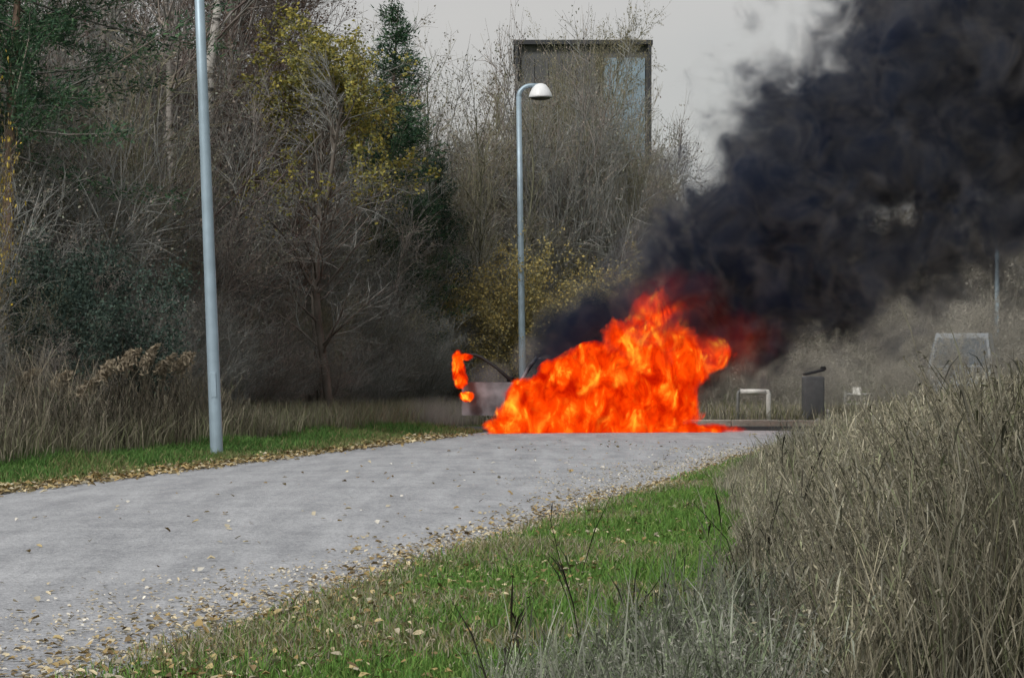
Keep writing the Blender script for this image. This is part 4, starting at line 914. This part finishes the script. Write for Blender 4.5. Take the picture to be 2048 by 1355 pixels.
# smoke column
AX = Vector((X(1275, 43.0), 43.0, Z(706, 43.0))); ANG = R(38.0)
def smoke_mat():
    m, t, o = vol_mat('black_smoke'); tc = N(t, 'ShaderNodeTexCoord'); vec = tc.outputs['Object']      # object x axis runs along the plume
    sp = N(t, 'ShaderNodeSeparateXYZ'); t.links.new(vec, sp.inputs[0])
    tt = sp.outputs['X']
    rad = mnode(t, 'SQRT', mnode(t, 'ADD', mnode(t, 'MULTIPLY', sp.outputs['Y'], sp.outputs['Y']), mnode(t, 'MULTIPLY', sp.outputs['Z'], sp.outputs['Z'])))
    Rt = mnode(t, 'MULTIPLY_ADD', mnode(t, 'MAXIMUM', tt, 0.0), 0.275, 1.62)
    F = mnode(t, 'SUBTRACT', 1.0, mnode(t, 'DIVIDE', rad, Rt))
    F = mnode(t, 'SUBTRACT', F, mnode(t, 'MULTIPLY', mnode(t, 'MAXIMUM', mnode(t, 'MULTIPLY', tt, -1.0), 0.0), 0.46))
    F = mnode(t, 'SUBTRACT', F, mnode(t, 'MULTIPLY', mnode(t, 'MAXIMUM', mnode(t, 'SUBTRACT', tt, 12.5), 0.0), 0.28))
    F = mnode(t, 'MAXIMUM', F, mnode(t, 'MULTIPLY', ell_field(t, vec, [((-0.7, 0.0, 0.78), (1.9, 1.4, 1.0))]), 1.5))
    n1 = N(t, 'ShaderNodeTexNoise', Scale=0.42, Detail=4.5, Roughness=0.60, Distortion=0.35); t.links.new(vec, n1.inputs['Vector'])
    n2 = N(t, 'ShaderNodeTexNoise', Scale=0.95, Detail=3.5, Roughness=0.6, Distortion=0.5); t.links.new(vec, n2.inputs['Vector'])
    Fa = mnode(t, 'ADD', F, mnode(t, 'MULTIPLY_ADD', n1.outputs['Fac'], 1.7, -0.88)); puff = mnode(t, 'ABSOLUTE', mnode(t, 'MULTIPLY_ADD', n2.outputs['Fac'], 2.0, -1.0)); Fa = mnode(t, 'ADD', Fa, mnode(t, 'MULTIPLY_ADD', puff, 1.5, -0.27))
    hole = ell_field(t, vec, [((5.2, -0.4, -0.75), (1.7, 3.6, 0.75))])
    Fa = mnode(t, 'SUBTRACT', Fa, mnode(t, 'MULTIPLY', mnode(t, 'MAXIMUM', hole, 0.0), 0.5))
    thin = mnode(t, 'MULTIPLY', mnode(t, 'ADD', Fa, mnode(t, 'MULTIPLY_ADD', puff, 0.9, 0.15)), 1.7, clamp=True)
    dn = mnode(t, 'ADD', mnode(t, 'MULTIPLY', mnode(t, 'POWER', thin, 2.2), 0.9), mnode(t, 'MULTIPLY', mnode(t, 'POWER', mnode(t, 'MULTIPLY', mnode(t, 'SUBTRACT', Fa, 0.20), 2.2, clamp=True), 1.3), 5.0))
    pv = N(t, 'ShaderNodeVolumePrincipled'); pv.inputs['Anisotropy'].default_value = 0.1
    cr_ = N(t, 'ShaderNodeValToRGB'); cr_.color_ramp.elements[0].position = 0.0; cr_.color_ramp.elements[0].color = (0.56, 0.52, 0.49, 1)
    cr_.color_ramp.elements[1].position = 1.0; cr_.color_ramp.elements[1].color = (0.034, 0.05, 0.10, 1); x_ = cr_.color_ramp.elements.new(0.35); x_.color = (0.105, 0.13, 0.19, 1)
    t.links.new(mnode(t, 'MULTIPLY', dn, 0.55), cr_.inputs[0]); t.links.new(cr_.outputs[0], pv.inputs['Color'])
    t.links.new(dn, pv.inputs['Density']); t.links.new(pv.outputs[0], o.inputs['Volume'])
    m.cycles.volume_step_rate = 0.34 if hasattr(m.cycles, 'volume_step_rate') else 1
    return m
M_SMOKE = smoke_mat()
m = MB(); LT = np.linspace(-2.4, 17.0, 38); n = 28; vs = []; fs = []
for k, a in enumerate(LT):
    rr = (1.62 + .275 * max(a, 0)) * 1.34; rr *= (0.06, 0.55, 0.82)[k] if k < 3 else 1.0
    for q in range(n):
        th = 2 * math.pi * q / n; lump = 1 + 0.07 * math.sin(3 * th + a * .9) + 0.05 * math.sin(5 * th - a * 1.7)
        vs.append((a, rr * lump * math.cos(th), rr * lump * math.sin(th)))
for k in range(len(LT) - 1):
    for q in range(n): fs.append((k * n + q, k * n + (q + 1) % n, (k + 1) * n + (q + 1) % n, (k + 1) * n + q))
fs += [tuple(range(n - 1, -1, -1)), tuple(range((len(LT) - 1) * n, len(LT) * n))]
smoke = m.add(vs, fs).build('smoke', M_SMOKE); smoke.location = AX; smoke.rotation_euler = (0, -ANG, 0)
tag(smoke, 'thick black smoke column blowing away from the burning car', 'smoke', kind='stuff')
# thin drifting veil near the ground
def veil(name, ells, dens, colr, origin, voxel, lab):
    m_, t, o_ = vol_mat(name); pv = N(t, 'ShaderNodeVolumePrincipled'); pv.inputs['Color'].default_value = colr + (1,); n_ = N(t, 'ShaderNodeTexNoise', Scale=1.1 if dens < .2 else 3.0, Detail=3.0, Distortion=.6); tc = N(t, 'ShaderNodeTexCoord'); t.links.new(tc.outputs['Object'], n_.inputs['Vector'])
    F = ell_field(t, tc.outputs['Object'], ells); k_ = mnode(t, 'MULTIPLY', F, 1.6, clamp=True); k_ = mnode(t, 'MULTIPLY', k_, mnode(t, 'MULTIPLY_ADD', n_.outputs['Fac'], 3.0, -0.8, clamp=True)); t.links.new(mnode(t, 'MULTIPLY', k_, dens), pv.inputs['Density'])
    m_.cycles.volume_step_rate = 0.35
    t.links.new(pv.outputs[0], o_.inputs['Volume']); o = blob_mesh('thin_smoke', ells, 1.0, voxel, m_, origin); tag(o, lab, 'smoke', kind='stuff')
VO = (7.0, 46.5, 0)
veil('smoke_veil', [ellp(*a, VO) for a in [(1700, 760, 330, 105, 50.5, 2.2), (1950, 660, 330, 190, 51.5, 2.8)]], 0.15, (.80, .76, .69), VO, .25, 'thin grey-brown smoke veil drifting low under the black column')
VO2 = (-1.6, 43.5, 0)
veil('smoke_wisp', [ellp(*a, VO2) for a in [(880, 825, 110, 38, 43.4, .7), (985, 770, 60, 60, 43.6, .6), (1060, 720, 45, 55, 43.6, .6)]], 1.1, (.62, .55, .54), VO2, .08, 'pale smoke wisps around the open car door')
